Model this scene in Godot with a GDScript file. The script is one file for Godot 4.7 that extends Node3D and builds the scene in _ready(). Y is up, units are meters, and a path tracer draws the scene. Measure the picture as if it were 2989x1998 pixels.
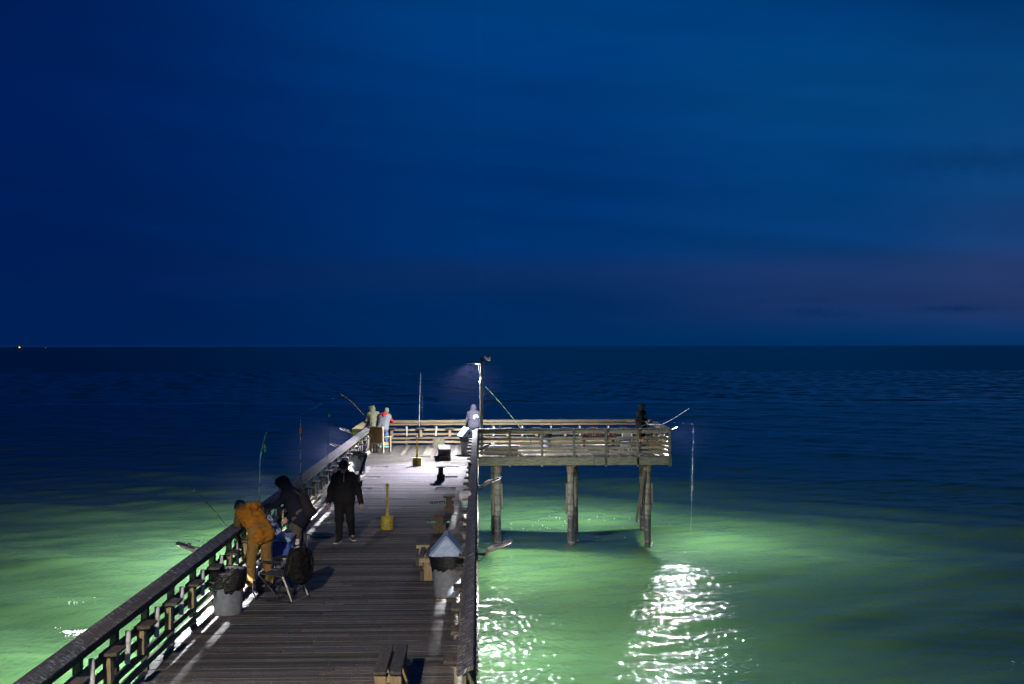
extends Node3D
# A wooden fishing pier at dusk. y is up, metres; the pier runs along -Z, its deck is at y = 0, the sea at y = SEA.
const SEA := -3.33
const BAY := 1.22
const LX := -4.285      # inner face of the rails, left side of the pier
const RX := -0.125      # inner face of the rails, right side of the pier
var rng := RandomNumberGenerator.new()
var counts := {}
var M := {}

# ---------------------------------------------------------------- mesh building
class MB:
	var v := PackedVector3Array()
	var n := PackedVector3Array()
	var uv := PackedVector2Array()
	func tri(a: Vector3, b: Vector3, c: Vector3, na: Vector3, nb: Vector3, nc: Vector3, ua := Vector2.ZERO, ub := Vector2.ZERO, uc := Vector2.ZERO) -> void:
		if (b - a).cross(c - a).dot(na + nb + nc) > 0.0:
			v.append_array([a, c, b]); n.append_array([na, nc, nb]); uv.append_array([ua, uc, ub])
		else:
			v.append_array([a, b, c]); n.append_array([na, nb, nc]); uv.append_array([ua, ub, uc])
	func flat(a: Vector3, b: Vector3, c: Vector3, toward: Vector3, ua := Vector2.ZERO, ub := Vector2.ZERO, uc := Vector2.ZERO) -> void:
		var m := (b - a).cross(c - a).normalized()
		if m.dot(toward) < 0.0:
			m = -m
		tri(a, b, c, m, m, m, ua, ub, uc)
	func quad(a: Vector3, b: Vector3, c: Vector3, d: Vector3, toward: Vector3, ua := Vector2.ZERO, ub := Vector2.ZERO, uc := Vector2.ZERO, ud := Vector2.ZERO) -> void:
		flat(a, b, c, toward, ua, ub, uc)
		flat(a, c, d, toward, ua, uc, ud)
	# a box with bevelled edges; the grain (u) runs along its longest side
	func box(size: Vector3, xf := Transform3D(), bev := 0.004, off := Vector2.ZERO) -> void:
		var h := size * 0.5
		bev = minf(bev, minf(h.x, minf(h.y, h.z)) * 0.9)
		var lg := 0
		if size.y > size[lg]:
			lg = 1
		if size.z > size[lg]:
			lg = 2
		var at := func(p: Vector3) -> Vector2:
			var s := 0.0
			for k in 3:
				if k != lg:
					s += p[k]
			return Vector2(p[lg] / 2.0, s / 0.36) + off
		for ax in 3:
			var u := (ax + 1) % 3
			var w := (ax + 2) % 3
			for sg in [-1.0, 1.0]:
				var q := []
				for c in [[-1, -1], [1, -1], [1, 1], [-1, 1]]:
					var p := Vector3.ZERO
					p[ax] = sg * h[ax]
					p[u] = c[0] * (h[u] - bev)
					p[w] = c[1] * (h[w] - bev)
					q.append(p)
				var t := Vector3.ZERO
				t[ax] = sg
				quad(xf * q[0], xf * q[1], xf * q[2], xf * q[3], xf.basis * t, at.call(q[0]), at.call(q[1]), at.call(q[2]), at.call(q[3]))
			if bev <= 0.0:
				continue
			for s1 in [-1.0, 1.0]:
				for s2 in [-1.0, 1.0]:
					var q := []
					for e in [[-1, 0], [1, 0], [1, 1], [-1, 1]]:
						var p := Vector3.ZERO
						p[ax] = e[0] * (h[ax] - bev)
						p[u] = s1 * (h[u] - (bev if e[1] else 0.0))
						p[w] = s2 * (h[w] - (0.0 if e[1] else bev))
						q.append(p)
					var t := Vector3.ZERO
					t[u] = s1
					t[w] = s2
					quad(xf * q[0], xf * q[1], xf * q[2], xf * q[3], xf.basis * t, at.call(q[0]), at.call(q[1]), at.call(q[2]), at.call(q[3]))
		if bev > 0.0:
			for sx in [-1.0, 1.0]:
				for sy in [-1.0, 1.0]:
					for sz in [-1.0, 1.0]:
						var s := Vector3(sx, sy, sz)
						var a := s * (h - Vector3(0, bev, bev))
						var b := s * (h - Vector3(bev, 0, bev))
						var c := s * (h - Vector3(bev, bev, 0))
						flat(xf * a, xf * b, xf * c, xf.basis * s, at.call(a), at.call(b), at.call(c))
	# a tube through points, one radius for each
	func tube(pts: Array, rad: Array, sides := 8, caps := true) -> void:
		var rings := []
		var norms := []
		var side := Vector3.ZERO
		for i in pts.size():
			var d: Vector3 = (pts[mini(i + 1, pts.size() - 1)] - pts[maxi(i - 1, 0)]).normalized()
			if side == Vector3.ZERO:
				side = d.cross(Vector3.UP if absf(d.y) < 0.9 else Vector3.RIGHT).normalized()
			side = (side - d * side.dot(d)).normalized()
			var up := d.cross(side)
			var r: float = rad[mini(i, rad.size() - 1)]
			var ring := []
			var nn := []
			for k in sides:
				var a := TAU * k / sides
				var o := side * cos(a) + up * sin(a)
				ring.append(pts[i] + o * r)
				nn.append(o)
			rings.append(ring)
			norms.append(nn)
		var run := 0.0
		for i in pts.size() - 1:
			var nxt: float = run + (pts[i + 1] - pts[i]).length()
			for k in sides:
				var j := (k + 1) % sides
				var u0 := Vector2(run / 2.0, float(k) / sides)
				var u1 := Vector2(nxt / 2.0, float(k) / sides)
				var u2 := Vector2(nxt / 2.0, float(k + 1) / sides)
				var u3 := Vector2(run / 2.0, float(k + 1) / sides)
				tri(rings[i][k], rings[i + 1][k], rings[i + 1][j], norms[i][k], norms[i + 1][k], norms[i + 1][j], u0, u1, u2)
				tri(rings[i][k], rings[i + 1][j], rings[i][j], norms[i][k], norms[i + 1][j], norms[i][j], u0, u2, u3)
			run = nxt
		if caps:
			for e in [0, pts.size() - 1]:
				var d: Vector3 = (pts[0] - pts[1]) if e == 0 else (pts[-1] - pts[-2])
				for k in sides:
					flat(pts[e], rings[e][k], rings[e][(k + 1) % sides], d)
	# a turned shape about y: points (radius, y); bump(angle, i) may change the radius
	func lathe(prof: Array, sides := 20, xf := Transform3D(), wob = null) -> void:
		var rings := []
		for i in prof.size():
			var ring := []
			for k in sides:
				var a := TAU * k / sides
				var r: float = prof[i].x
				var y: float = prof[i].y
				if wob != null:
					var o: Vector2 = wob.call(a, i)
					r += o.x
					y += o.y
				ring.append(Vector3(cos(a) * r, y, sin(a) * r))
			rings.append(ring)
		for i in prof.size() - 1:
			var d: Vector2 = prof[i + 1] - prof[i]
			var sharp := d.length()
			for k in sides:
				var j := (k + 1) % sides
				var am := TAU * (k + 0.5) / sides
				var out := Vector3(cos(am) * d.y, -d.x, sin(am) * d.y)
				if sharp < 1e-6:
					continue
				var f: Callable = func(kk: int) -> Vector3:
					var a := TAU * kk / sides
					return xf.basis * (Vector3(cos(a) * d.y, -d.x, sin(a) * d.y) / sharp)
				var n0: Vector3 = f.call(k)
				var n1: Vector3 = f.call(k + 1)
				var n2 := n0
				var n3 := n1
				if wob != null:
					var q := []
					for e in [[i, k], [i, j], [i + 1, k], [i + 1, j]]:
						var ea: Vector3 = rings[mini(e[0] + 1, prof.size() - 1)][e[1]] - rings[maxi(e[0] - 1, 0)][e[1]]
						var eb: Vector3 = rings[e[0]][(e[1] + 1) % sides] - rings[e[0]][(e[1] + sides - 1) % sides]
						var m := ea.cross(eb).normalized()
						q.append(xf.basis * (m if m.dot(out) > 0.0 else -m))
					n0 = q[0]
					n1 = q[1]
					n2 = q[2]
					n3 = q[3]
				var u := [Vector2(float(k) / sides, rings[i][k].y), Vector2(float(k) / sides, rings[i + 1][k].y), Vector2(float(k + 1) / sides, rings[i + 1][j].y), Vector2(float(k + 1) / sides, rings[i][j].y)]
				if prof[i].x > 1e-5 or wob != null:
					tri(xf * rings[i][k], xf * rings[i + 1][k], xf * rings[i][j], n0, n2, n1, u[0], u[1], u[3])
				if prof[i + 1].x > 1e-5 or wob != null:
					tri(xf * rings[i][j], xf * rings[i + 1][k], xf * rings[i + 1][j], n1, n2, n3, u[3], u[1], u[2])
	func sphere(c: Vector3, r: Vector3, sides := 12) -> void:
		var pr := []
		for i in sides / 2 + 1:
			var a := -PI / 2 + PI * i / (sides / 2)
			pr.append(Vector2(maxf(cos(a), 0.0), sin(a)))
		lathe(pr, sides, Transform3D(Basis.from_scale(r), c))
	func mesh() -> ArrayMesh:
		var a := []
		a.resize(Mesh.ARRAY_MAX)
		for i in n.size():
			n[i] = n[i].normalized()
		a[Mesh.ARRAY_VERTEX] = v
		a[Mesh.ARRAY_NORMAL] = n
		a[Mesh.ARRAY_TEX_UV] = uv
		var m := ArrayMesh.new()
		m.add_surface_from_arrays(Mesh.PRIMITIVE_TRIANGLES, a)
		return m
	# bones: [a, b, radius a, radius b, (true: cut away)] joined by a smooth minimum and meshed as surface nets
	func flesh(bones: Array, cell: float, k := 0.05, wrinkle := 0.0, seed_ := 1, xf := Transform3D()) -> void:
		var lo := Vector3(1e9, 1e9, 1e9)
		var hi := -lo
		for b in bones:
			if b.size() > 4:
				continue
			var r: float = maxf(b[2], b[3]) + 2.5 * cell + k * 0.3
			for p in [b[0], b[1]]:
				lo = lo.min(p - Vector3(r, r, r))
				hi = hi.max(p + Vector3(r, r, r))
		var nx := int((hi.x - lo.x) / cell) + 2
		var ny := int((hi.y - lo.y) / cell) + 2
		var nz := int((hi.z - lo.z) / cell) + 2
		var f := PackedFloat32Array()
		f.resize(nx * ny * nz)
		f.fill(1.0)
		for b in bones:
			var a: Vector3 = b[0]
			var ab: Vector3 = b[1] - a
			var ra: float = b[2]
			var rb: float = b[3]
			var l2 := maxf(ab.length_squared(), 1e-9)
			var cut: bool = b.size() > 4
			var m := maxf(ra, rb) + k + 2.5 * cell
			var b0: Vector3 = a.min(b[1]) - Vector3(m, m, m) - lo
			var b1: Vector3 = a.max(b[1]) + Vector3(m, m, m) - lo
			for iz in range(maxi(0, int(b0.z / cell)), mini(nz, int(b1.z / cell) + 2)):
				for iy in range(maxi(0, int(b0.y / cell)), mini(ny, int(b1.y / cell) + 2)):
					var at := (iz * ny + iy) * nx
					for ix in range(maxi(0, int(b0.x / cell)), mini(nx, int(b1.x / cell) + 2)):
						var p := Vector3(lo.x + ix * cell, lo.y + iy * cell, lo.z + iz * cell) - a
						var t := clampf(p.dot(ab) / l2, 0.0, 1.0)
						var d := (p - ab * t).length() - (ra + (rb - ra) * t)
						var e := f[at + ix]
						if cut:
							f[at + ix] = maxf(e, -d)
						else:
							var h := maxf(k - absf(d - e), 0.0)
							f[at + ix] = minf(d, e) - h * h * 0.25 / k
		if wrinkle > 0.0:
			var fn := FastNoiseLite.new()
			fn.seed = seed_
			fn.frequency = 7.0
			fn.fractal_octaves = 3
			for iz in nz:
				for iy in ny:
					for ix in nx:
						var q := (iz * ny + iy) * nx + ix
						if absf(f[q]) < 3.0 * cell:
							f[q] += wrinkle * fn.get_noise_3d(lo.x + ix * cell * 0.7, lo.y + iy * cell * 1.6, lo.z + iz * cell)
		var ids := PackedInt32Array()
		ids.resize(nx * ny * nz)
		ids.fill(-1)
		var pts := PackedVector3Array()
		var offs := [0, 1, nx, nx + 1, nx * ny, nx * ny + 1, nx * ny + nx, nx * ny + nx + 1]
		var edges := [[0, 1], [2, 3], [4, 5], [6, 7], [0, 2], [1, 3], [4, 6], [5, 7], [0, 4], [1, 5], [2, 6], [3, 7]]
		for iz in nz - 1:
			for iy in ny - 1:
				for ix in nx - 1:
					var q := (iz * ny + iy) * nx + ix
					if absf(f[q]) > 2.0 * cell + 0.02:
						continue
					var s := 0
					for o in 8:
						if f[q + offs[o]] < 0.0:
							s += 1
					if s == 0 or s == 8:
						continue
					var sum := Vector3.ZERO
					var cnt := 0
					for e in edges:
						var d0 := f[q + offs[e[0]]]
						var d1 := f[q + offs[e[1]]]
						if (d0 < 0.0) != (d1 < 0.0):
							var t := d0 / (d0 - d1)
							var p0 := Vector3(e[0] & 1, (e[0] >> 1) & 1, e[0] >> 2)
							var p1 := Vector3(e[1] & 1, (e[1] >> 1) & 1, e[1] >> 2)
							sum += p0.lerp(p1, t)
							cnt += 1
					ids[q] = pts.size()
					pts.append(lo + (Vector3(ix, iy, iz) + sum / cnt) * cell)
		var faces := PackedInt32Array()
		var step := [1, nx, nx * ny]
		for iz in range(1, nz - 1):
			for iy in range(1, ny - 1):
				for ix in range(1, nx - 1):
					var q := (iz * ny + iy) * nx + ix
					if ids[q] < 0:
						continue
					for ax in 3:
						if (f[q] < 0.0) == (f[q + step[ax]] < 0.0):
							continue
						var u: int = step[(ax + 1) % 3]
						var w: int = step[(ax + 2) % 3]
						var a := ids[q - u - w]
						var b := ids[q - w]
						var c := ids[q]
						var d := ids[q - u]
						if a < 0 or b < 0 or c < 0 or d < 0:
							continue
						if f[q] < 0.0:
							faces.append_array([a, b, c, a, c, d])
						else:
							faces.append_array([a, c, b, a, d, c])
		var nn := PackedVector3Array()
		nn.resize(pts.size())
		for i in range(0, faces.size(), 3):
			var m := (pts[faces[i + 1]] - pts[faces[i]]).cross(pts[faces[i + 2]] - pts[faces[i]])
			for j in 3:
				nn[faces[i + j]] += m
		for i in range(0, faces.size(), 3):
			for j in [0, 2, 1]:
				v.append(xf * pts[faces[i + j]])
				n.append(xf.basis * nn[faces[i + j]].normalized())
				uv.append(Vector2.ZERO)

# ---------------------------------------------------------------- naming
func numbered(called: String) -> String:
	var k: int = counts.get(called, 0)
	counts[called] = k + 1
	return called if k == 0 else "%s_%03d" % [called, k]

func thing(called: String, label: String, category: String, at := Vector3.ZERO, turn := 0.0, group := "") -> Node3D:
	var o := Node3D.new()
	o.name = numbered(called)
	add_child(o)
	o.position = at
	o.rotation.y = turn
	tag(o, label, category, group)
	return o

func tag(o: Node3D, label: String, category: String, group := "") -> void:
	o.set_meta("label", label)
	o.set_meta("category", category)
	if group:
		o.set_meta("group", group)

func part(called: String, mb, mat: Material, parent: Node3D, xf := Transform3D(), label := "") -> MeshInstance3D:
	var o := MeshInstance3D.new()
	o.name = called
	o.mesh = mb.mesh() if mb is MB else mb
	o.material_override = mat
	o.transform = xf
	if label:
		o.set_meta("label", label)
	parent.add_child(o, true)
	return o

func bx(size: Vector3, at := Vector3.ZERO, bas := Basis(), bev := 0.004) -> MB:
	var m := MB.new()
	m.box(size, Transform3D(bas, at), bev, Vector2(rng.randf() * 7.0, rng.randf() * 7.0))
	return m

func tb(pts: Array, rad: Array, sides := 8) -> MB:
	var m := MB.new()
	m.tube(pts, rad, sides)
	return m

func lt(prof: Array, sides := 20, xf := Transform3D(), wob = null) -> MB:
	var m := MB.new()
	m.lathe(prof, sides, xf, wob)
	return m

func pick(a: Array) -> Variant:
	return a[rng.randi() % a.size()]

# ---------------------------------------------------------------- materials
func mat(c: Color, rough := 0.8, metal := 0.0) -> StandardMaterial3D:
	var m := StandardMaterial3D.new()
	m.albedo_color = c.linear_to_srgb()
	m.roughness = rough
	m.metallic = metal
	return m

func noise_image(w: int, h: int, freq: float, seed_: int, oct := 4) -> Image:
	var f := FastNoiseLite.new()
	f.noise_type = FastNoiseLite.TYPE_SIMPLEX_SMOOTH
	f.seed = seed_
	f.frequency = freq
	f.fractal_octaves = oct
	var im := f.get_seamless_image(w, h)
	im.convert(Image.FORMAT_L8)
	return im

# weathered boards: grain along u, between two colours, with pale specks (droppings, salt), scratches and moss
func wood(seed_: int, dark: Color, light: Color, specks := 0, scratches := 0, moss := 0.0) -> Array:
	var w := 512
	var h := 512
	var fine := noise_image(40, h, 0.09, seed_, 4)
	fine.resize(w, h, Image.INTERPOLATE_CUBIC)
	var streak := noise_image(24, 128, 0.06, seed_ + 1, 3)
	streak.resize(w, h, Image.INTERPOLATE_CUBIC)
	var blot := noise_image(w, h, 0.012, seed_ + 2, 4)
	var a := fine.get_data()
	var b := streak.get_data()
	var c := blot.get_data()
	var im := Image.create(w, h, false, Image.FORMAT_RGB8)
	var out := PackedByteArray()
	out.resize(w * h * 3)
	var tab := []
	var mo := Color(0.045, 0.06, 0.02)
	for i in 256:
		var q := dark.lerp(light, i / 255.0).linear_to_srgb()
		var g := dark.lerp(light, i / 255.0).lerp(mo, 0.75).linear_to_srgb()
		tab.append([int(q.r * 255), int(q.g * 255), int(q.b * 255), int(g.r * 255), int(g.g * 255), int(g.b * 255)])
	for i in w * h:
		var t := clampi(int(0.6 * a[i] + 0.45 * b[i] + 0.35 * (c[i] - 128) - 6.0), 0, 255)
		if a[i] < 52:
			t = t / 3
		var e: Array = tab[t]
		var k := 3 if c[i] + 0.3 * (a[i] - 128) > 255 * (1.0 - moss) else 0
		out[i * 3] = e[k]
		out[i * 3 + 1] = e[k + 1]
		out[i * 3 + 2] = e[k + 2]
	im.set_data(w, h, false, Image.FORMAT_RGB8, out)
	var r := RandomNumberGenerator.new()
	r.seed = seed_
	for i in specks:
		var p := Vector2i(r.randi() % (w - 5), r.randi() % (h - 9))
		var g := r.randf_range(0.42, 0.8)
		im.fill_rect(Rect2i(p.x, p.y, r.randi_range(1, 3), r.randi_range(3, 10)), Color(g, g * 1.0, g * 0.97))
	for i in scratches:
		var p := Vector2i(r.randi_range(0, w - 12), r.randi_range(4, h - 120))
		var g := r.randf_range(0.4, 0.85)
		var ln := r.randi_range(20, 110)
		var sl := r.randf_range(-0.25, 0.25)
		for j in ln:
			im.fill_rect(Rect2i(clampi(int(p.x + j * sl * 0.3), 0, w - 2), p.y + j, r.randi_range(1, 2), 1), Color(g, g, g * 1.04))
	return [ImageTexture.create_from_image(im), ImageTexture.create_from_image(fine)]

func wood_mats(seed_: int, dark: Color, light: Color, n: int, specks := 0, scratches := 0, moss := 0.0, spread := 0.22) -> Array:
	var t := wood(seed_, dark, light, specks, scratches, moss)
	var all := []
	var r := RandomNumberGenerator.new()
	r.seed = seed_ * 7 + 3
	for i in n:
		var m := StandardMaterial3D.new()
		var g := 1.0 - spread * r.randf()
		var wm := r.randf_range(-0.035, 0.035)
		m.albedo_color = Color(g + wm, g, g - wm)
		m.albedo_texture = t[0]
		m.roughness = 0.82
		m.metallic_specular = 0.35
		m.heightmap_enabled = true
		m.heightmap_texture = t[1]
		m.heightmap_scale = 0.35
		all.append(m)
	return all

func cloth(c: Color, rough := 0.95, sheen := 0.12) -> StandardMaterial3D:
	var m := mat(c, rough)
	m.metallic_specular = 0.25
	m.rim_enabled = true
	m.rim = sheen
	m.rim_tint = 0.6
	m.uv1_triplanar = true
	m.uv1_scale = Vector3(3, 3, 3)
	m.heightmap_enabled = true
	m.heightmap_texture = M.weave
	m.heightmap_scale = 0.6
	return m

func stained(c: Color, d: Color, seed_: int, scale_: float, rough: float, metal := 0.0, ramp0 := 0.35, ramp1 := 0.65) -> StandardMaterial3D:
	var t := NoiseTexture2D.new()
	var f := FastNoiseLite.new()
	f.seed = seed_
	f.frequency = 0.012
	f.fractal_octaves = 5
	t.noise = f
	t.width = 256
	t.height = 256
	t.seamless = true
	var g := Gradient.new()
	g.offsets = PackedFloat32Array([ramp0, ramp1])
	g.colors = PackedColorArray([c.linear_to_srgb(), d.linear_to_srgb()])
	t.color_ramp = g
	var m := StandardMaterial3D.new()
	m.albedo_texture = t
	m.roughness = rough
	m.metallic = metal
	m.uv1_triplanar = true
	m.uv1_scale = Vector3.ONE * scale_
	return m

func make_materials() -> void:
	M.weave = ImageTexture.create_from_image(noise_image(256, 256, 0.05, 5, 4))
	M.deck = wood_mats(11, Color(0.058, 0.05, 0.043), Color(0.27, 0.245, 0.215), 9, 150, 40, 0.0, 0.5)
	M.rail = wood_mats(23, Color(0.065, 0.055, 0.034), Color(0.26, 0.225, 0.14), 5, 12, 25, 0.12, 0.25)
	M.rail_lamplit = wood_mats(29, Color(0.11, 0.09, 0.05), Color(0.4, 0.34, 0.2), 4, 10, 15, 0.0, 0.2)  # yellow rail wood made paler: lamplight on the seaward rails put into its colour
	M.cap = wood_mats(37, Color(0.03, 0.03, 0.031), Color(0.135, 0.13, 0.125), 4, 60, 330, 0.0, 0.2)
	M.post = wood_mats(41, Color(0.045, 0.04, 0.025), Color(0.19, 0.165, 0.11), 4, 8, 10, 0.2, 0.25)
	M.shelf = wood_mats(53, Color(0.045, 0.038, 0.03), Color(0.2, 0.175, 0.14), 4, 30, 60, 0.1, 0.3)
	M.beam = wood_mats(61, Color(0.055, 0.053, 0.036), Color(0.19, 0.185, 0.135), 3, 20, 0, 0.4, 0.15)
	M.bench = wood_mats(71, Color(0.032, 0.031, 0.03), Color(0.15, 0.142, 0.13), 4, 35, 40, 0.0, 0.3)
	M.raw = wood_mats(83, Color(0.16, 0.125, 0.07), Color(0.42, 0.35, 0.22), 3, 5, 10, 0.05, 0.2)
	M.ply = wood_mats(97, Color(0.07, 0.045, 0.02), Color(0.23, 0.155, 0.075), 2, 8, 20, 0.0, 0.15)
	M.red = wood_mats(101, Color(0.04, 0.014, 0.012), Color(0.11, 0.035, 0.03), 2, 4, 10, 0.0, 0.2)
	M.pvc = stained(Color(0.5, 0.5, 0.5), Color(0.34, 0.33, 0.31), 3, 3.0, 0.45, 0.0, 0.5, 0.75)
	M.galv = stained(Color(0.42, 0.43, 0.45), Color(0.28, 0.28, 0.29), 4, 4.0, 0.4, 0.7)
	M.rust = stained(Color(0.08, 0.036, 0.016), Color(0.15, 0.12, 0.085), 6, 5.0, 0.85)
	M.housing = stained(Color(0.1, 0.092, 0.088), Color(0.2, 0.175, 0.165), 8, 4.0, 0.5, 0.25)
	M.pale_metal = stained(Color(0.5, 0.48, 0.46), Color(0.3, 0.27, 0.25), 9, 5.0, 0.5, 0.2)
	M.can = stained(Color(0.15, 0.168, 0.195), Color(0.115, 0.125, 0.14), 12, 2.5, 0.5)
	M.bag = mat(Color(0.006, 0.006, 0.007), 0.26)
	M.bag.heightmap_enabled = true
	M.bag.heightmap_texture = M.weave
	M.bag.heightmap_scale = 2.0
	M.bag.uv1_triplanar = true
	M.bag.uv1_scale = Vector3(2.2, 2.2, 2.2)
	M.lid = stained(Color(0.27, 0.37, 0.52), Color(0.22, 0.3, 0.43), 14, 3.0, 0.5)
	M.yellow = stained(Color(0.37, 0.31, 0.02), Color(0.26, 0.2, 0.022), 16, 4.0, 0.5)
	M.black = mat(Color(0.012, 0.012, 0.013), 0.6)
	M.gloss = mat(Color(0.012, 0.012, 0.014), 0.3)
	M.white = mat(Color(0.7, 0.7, 0.7), 0.5)
	M.ink = mat(Color(0.03, 0.028, 0.02), 0.7)
	M.skin = mat(Color(0.36, 0.2, 0.14), 0.6)
	M.skin.subsurf_scatter_enabled = true
	M.skin.subsurf_scatter_strength = 0.15
	M.hair = mat(Color(0.01, 0.008, 0.007), 0.6)
	M.lens = mat(Color(0.9, 0.9, 0.9), 0.3)
	M.lens.emission_enabled = true
	M.lens.emission = Color(1.0, 0.95, 1.0)
	M.lens.emission_energy_multiplier = 6.0
	M.line = mat(Color(0.55, 0.6, 0.5), 0.4)
	M.pile_pale = stained(Color(0.13, 0.14, 0.1), Color(0.065, 0.05, 0.034), 18, 1.2, 0.85, 0.0, 0.42, 0.68)
	M.pile_wet = stained(Color(0.022, 0.02, 0.018), Color(0.11, 0.105, 0.09), 19, 2.2, 0.6, 0.0, 0.5, 0.8)
	M.barnacle = stained(Color(0.22, 0.2, 0.16), Color(0.04, 0.036, 0.03), 20, 6.0, 0.95)
	M.dark_iron = mat(Color(0.03, 0.025, 0.022), 0.7, 0.4)

# ---------------------------------------------------------------- sky and sea
func sky_texture() -> ImageTexture:
	var az := [-180.0, -70.0, -23.0, 1.7, 18.0, 26.0, 70.0, 180.0]
	var el := [0.0, 2.0, 3.6, 5.2, 8.0, 12.0, 17.0, 40.0, 90.0]
	# colour of the dusk sky, sRGB 0-255, a row for each height
	var t := [
		[[4, 42, 88], [0, 27, 76], [0, 28, 78], [0, 43, 94], [0, 48, 99], [6, 50, 99], [20, 56, 104], [4, 42, 88]],
		[[4, 42, 88], [0, 27, 78], [0, 28, 80], [0, 43, 96], [24, 51, 101], [34, 55, 103], [36, 58, 106], [4, 42, 88]],
		[[4, 43, 92], [0, 28, 81], [0, 28, 82], [10, 46, 100], [26, 54, 105], [36, 58, 107], [36, 62, 112], [4, 43, 92]],
		[[4, 44, 95], [0, 28, 84], [0, 29, 85], [0, 48, 106], [6, 57, 113], [22, 61, 115], [24, 64, 116], [4, 44, 95]],
		[[3, 46, 98], [0, 29, 87], [0, 30, 88], [0, 49, 111], [2, 60, 119], [14, 66, 122], [16, 66, 120], [3, 46, 98]],
		[[2, 48, 104], [0, 29, 87], [0, 30, 88], [0, 54, 117], [3, 66, 125], [6, 65, 120], [8, 66, 122], [2, 48, 104]],
		[[0, 48, 106], [0, 28, 85], [0, 29, 86], [0, 61, 125], [0, 59, 119], [0, 51, 105], [4, 58, 114], [0, 48, 106]],
		[[0, 47, 106], [0, 36, 94], [0, 38, 98], [0, 54, 116], [0, 56, 118], [0, 55, 114], [0, 56, 114], [0, 47, 106]],
		[[0, 46, 104], [0, 46, 104], [0, 46, 104], [0, 46, 104], [0, 46, 104], [0, 46, 104], [0, 46, 104], [0, 46, 104]],
	]
	var w := 720
	var h := 360
	var im := Image.create(w, h, false, Image.FORMAT_RGBF)
	var cl := FastNoiseLite.new()
	cl.seed = 9
	cl.frequency = 1.0
	cl.fractal_octaves = 4
	for y in h:
		var e := maxf(90.0 - (y + 0.5) * 180.0 / h, 0.0)
		var r := 0
		while r < el.size() - 2 and e > el[r + 1]:
			r += 1
		var fe := smoothstep(0.0, 1.0, (e - el[r]) / (el[r + 1] - el[r]))
		for x in w:
			var a := wrapf((x + 0.5) * 360.0 / w, -180.0, 180.0)   # forward (-Z) lies at the picture's edge
			var c := 0
			while c < az.size() - 2 and a > az[c + 1]:
				c += 1
			var fa := smoothstep(0.0, 1.0, (a - az[c]) / (az[c + 1] - az[c]))
			var col := Vector3.ZERO
			for i in 3:
				col[i] = lerpf(lerpf(t[r][c][i], t[r][c + 1][i], fa), lerpf(t[r + 1][c][i], t[r + 1][c + 1][i], fa), fe)
			var d := Vector3(sin(deg_to_rad(a)), 0, cos(deg_to_rad(a)))
			# faint veils, flatter near the horizon
			col *= 1.0 + 0.09 * cl.get_noise_3d(d.x * 3.0 + 0.35 * e, e * 0.3 + 0.6 * d.x, d.z * 3.0)
			im.set_pixel(x, y, Color(col.x / 255.0, col.y / 255.0, col.z / 255.0).srgb_to_linear())
	im.resize(2880, 1440, Image.INTERPOLATE_CUBIC)
	# thin dark cloud bars low over the sea, and mauve wisps above them
	var bars := [[16.6, 1.72, 1.3, 0.14, 0.6], [17.6, 1.5, 1.6, 0.13, 0.5], [23.2, 1.72, 1.9, 0.13, 0.85], [14.0, 2.2, 0.8, 0.12, 0.3], [27.5, 2.75, 1.6, 0.22, 0.35], [16.5, 2.2, 1.4, 0.12, 0.25], [-4.5, 2.15, 2.4, 0.12, 0.25], [24.8, 8.6, 4.5, 0.7, 0.3], [8.0, 1.7, 2.0, 0.12, 0.2], [33.0, 2.0, 5.0, 0.25, 0.5], [-14.0, 2.6, 4.0, 0.2, 0.12], [48.0, 3.0, 7.0, 0.4, 0.4], [-60.0, 2.5, 9.0, 0.4, 0.2], [110.0, 2.6, 10.0, 0.4, 0.35]]
	for b in bars:
		for y in range(int((90.0 - b[1] - 3.2 * b[3]) * 8.0), int((90.0 - b[1] + 3.2 * b[3]) * 8.0) + 1):
			for x in range(int((b[0] - 2.6 * b[2]) * 8.0), int((b[0] + 2.6 * b[2]) * 8.0)):
				var e := 90.0 - (y + 0.5) / 8.0
				var a := (x + 0.5) / 8.0
				var rag: float = 0.5 * b[3] * cl.get_noise_2d(a * 1.3, b[1] * 9.0)
				var k: float = b[4] * exp(-pow((a - b[0]) / b[2], 2.0) - pow((e - b[1] + rag) / b[3], 2.0)) * (1.0 + 0.7 * cl.get_noise_2d(a * 2.5, e * 9.0))
				var px := posmod(x, 2880)
				var q := im.get_pixel(px, y)
				im.set_pixel(px, y, q.lerp(Color(0, 0.023, 0.1), clampf(k, 0.0, 1.0)))
	return ImageTexture.create_from_image(im)

var waves := []
func make_waves() -> void:
	var r := RandomNumberGenerator.new()
	r.seed = 77
	for l in [14.0, 10.0, 7.6, 5.9, 4.6, 3.7, 2.9, 2.3, 1.9, 1.55, 1.27, 1.03, 0.85, 0.7, 0.59]:
		for k in 2:
			var a := r.randf_range(-0.75, 0.75) + (0.15 if l > 3.0 else 0.0)
			var q: float = TAU / (l * r.randf_range(0.88, 1.12))
			var steep: float = 0.022 if l > 5.0 else (0.03 if l > 1.5 else 0.042)
			waves.append([sin(a) * q, cos(a) * q, r.randf() * TAU, steep * l / TAU * r.randf_range(0.7, 1.3), l])

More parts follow.
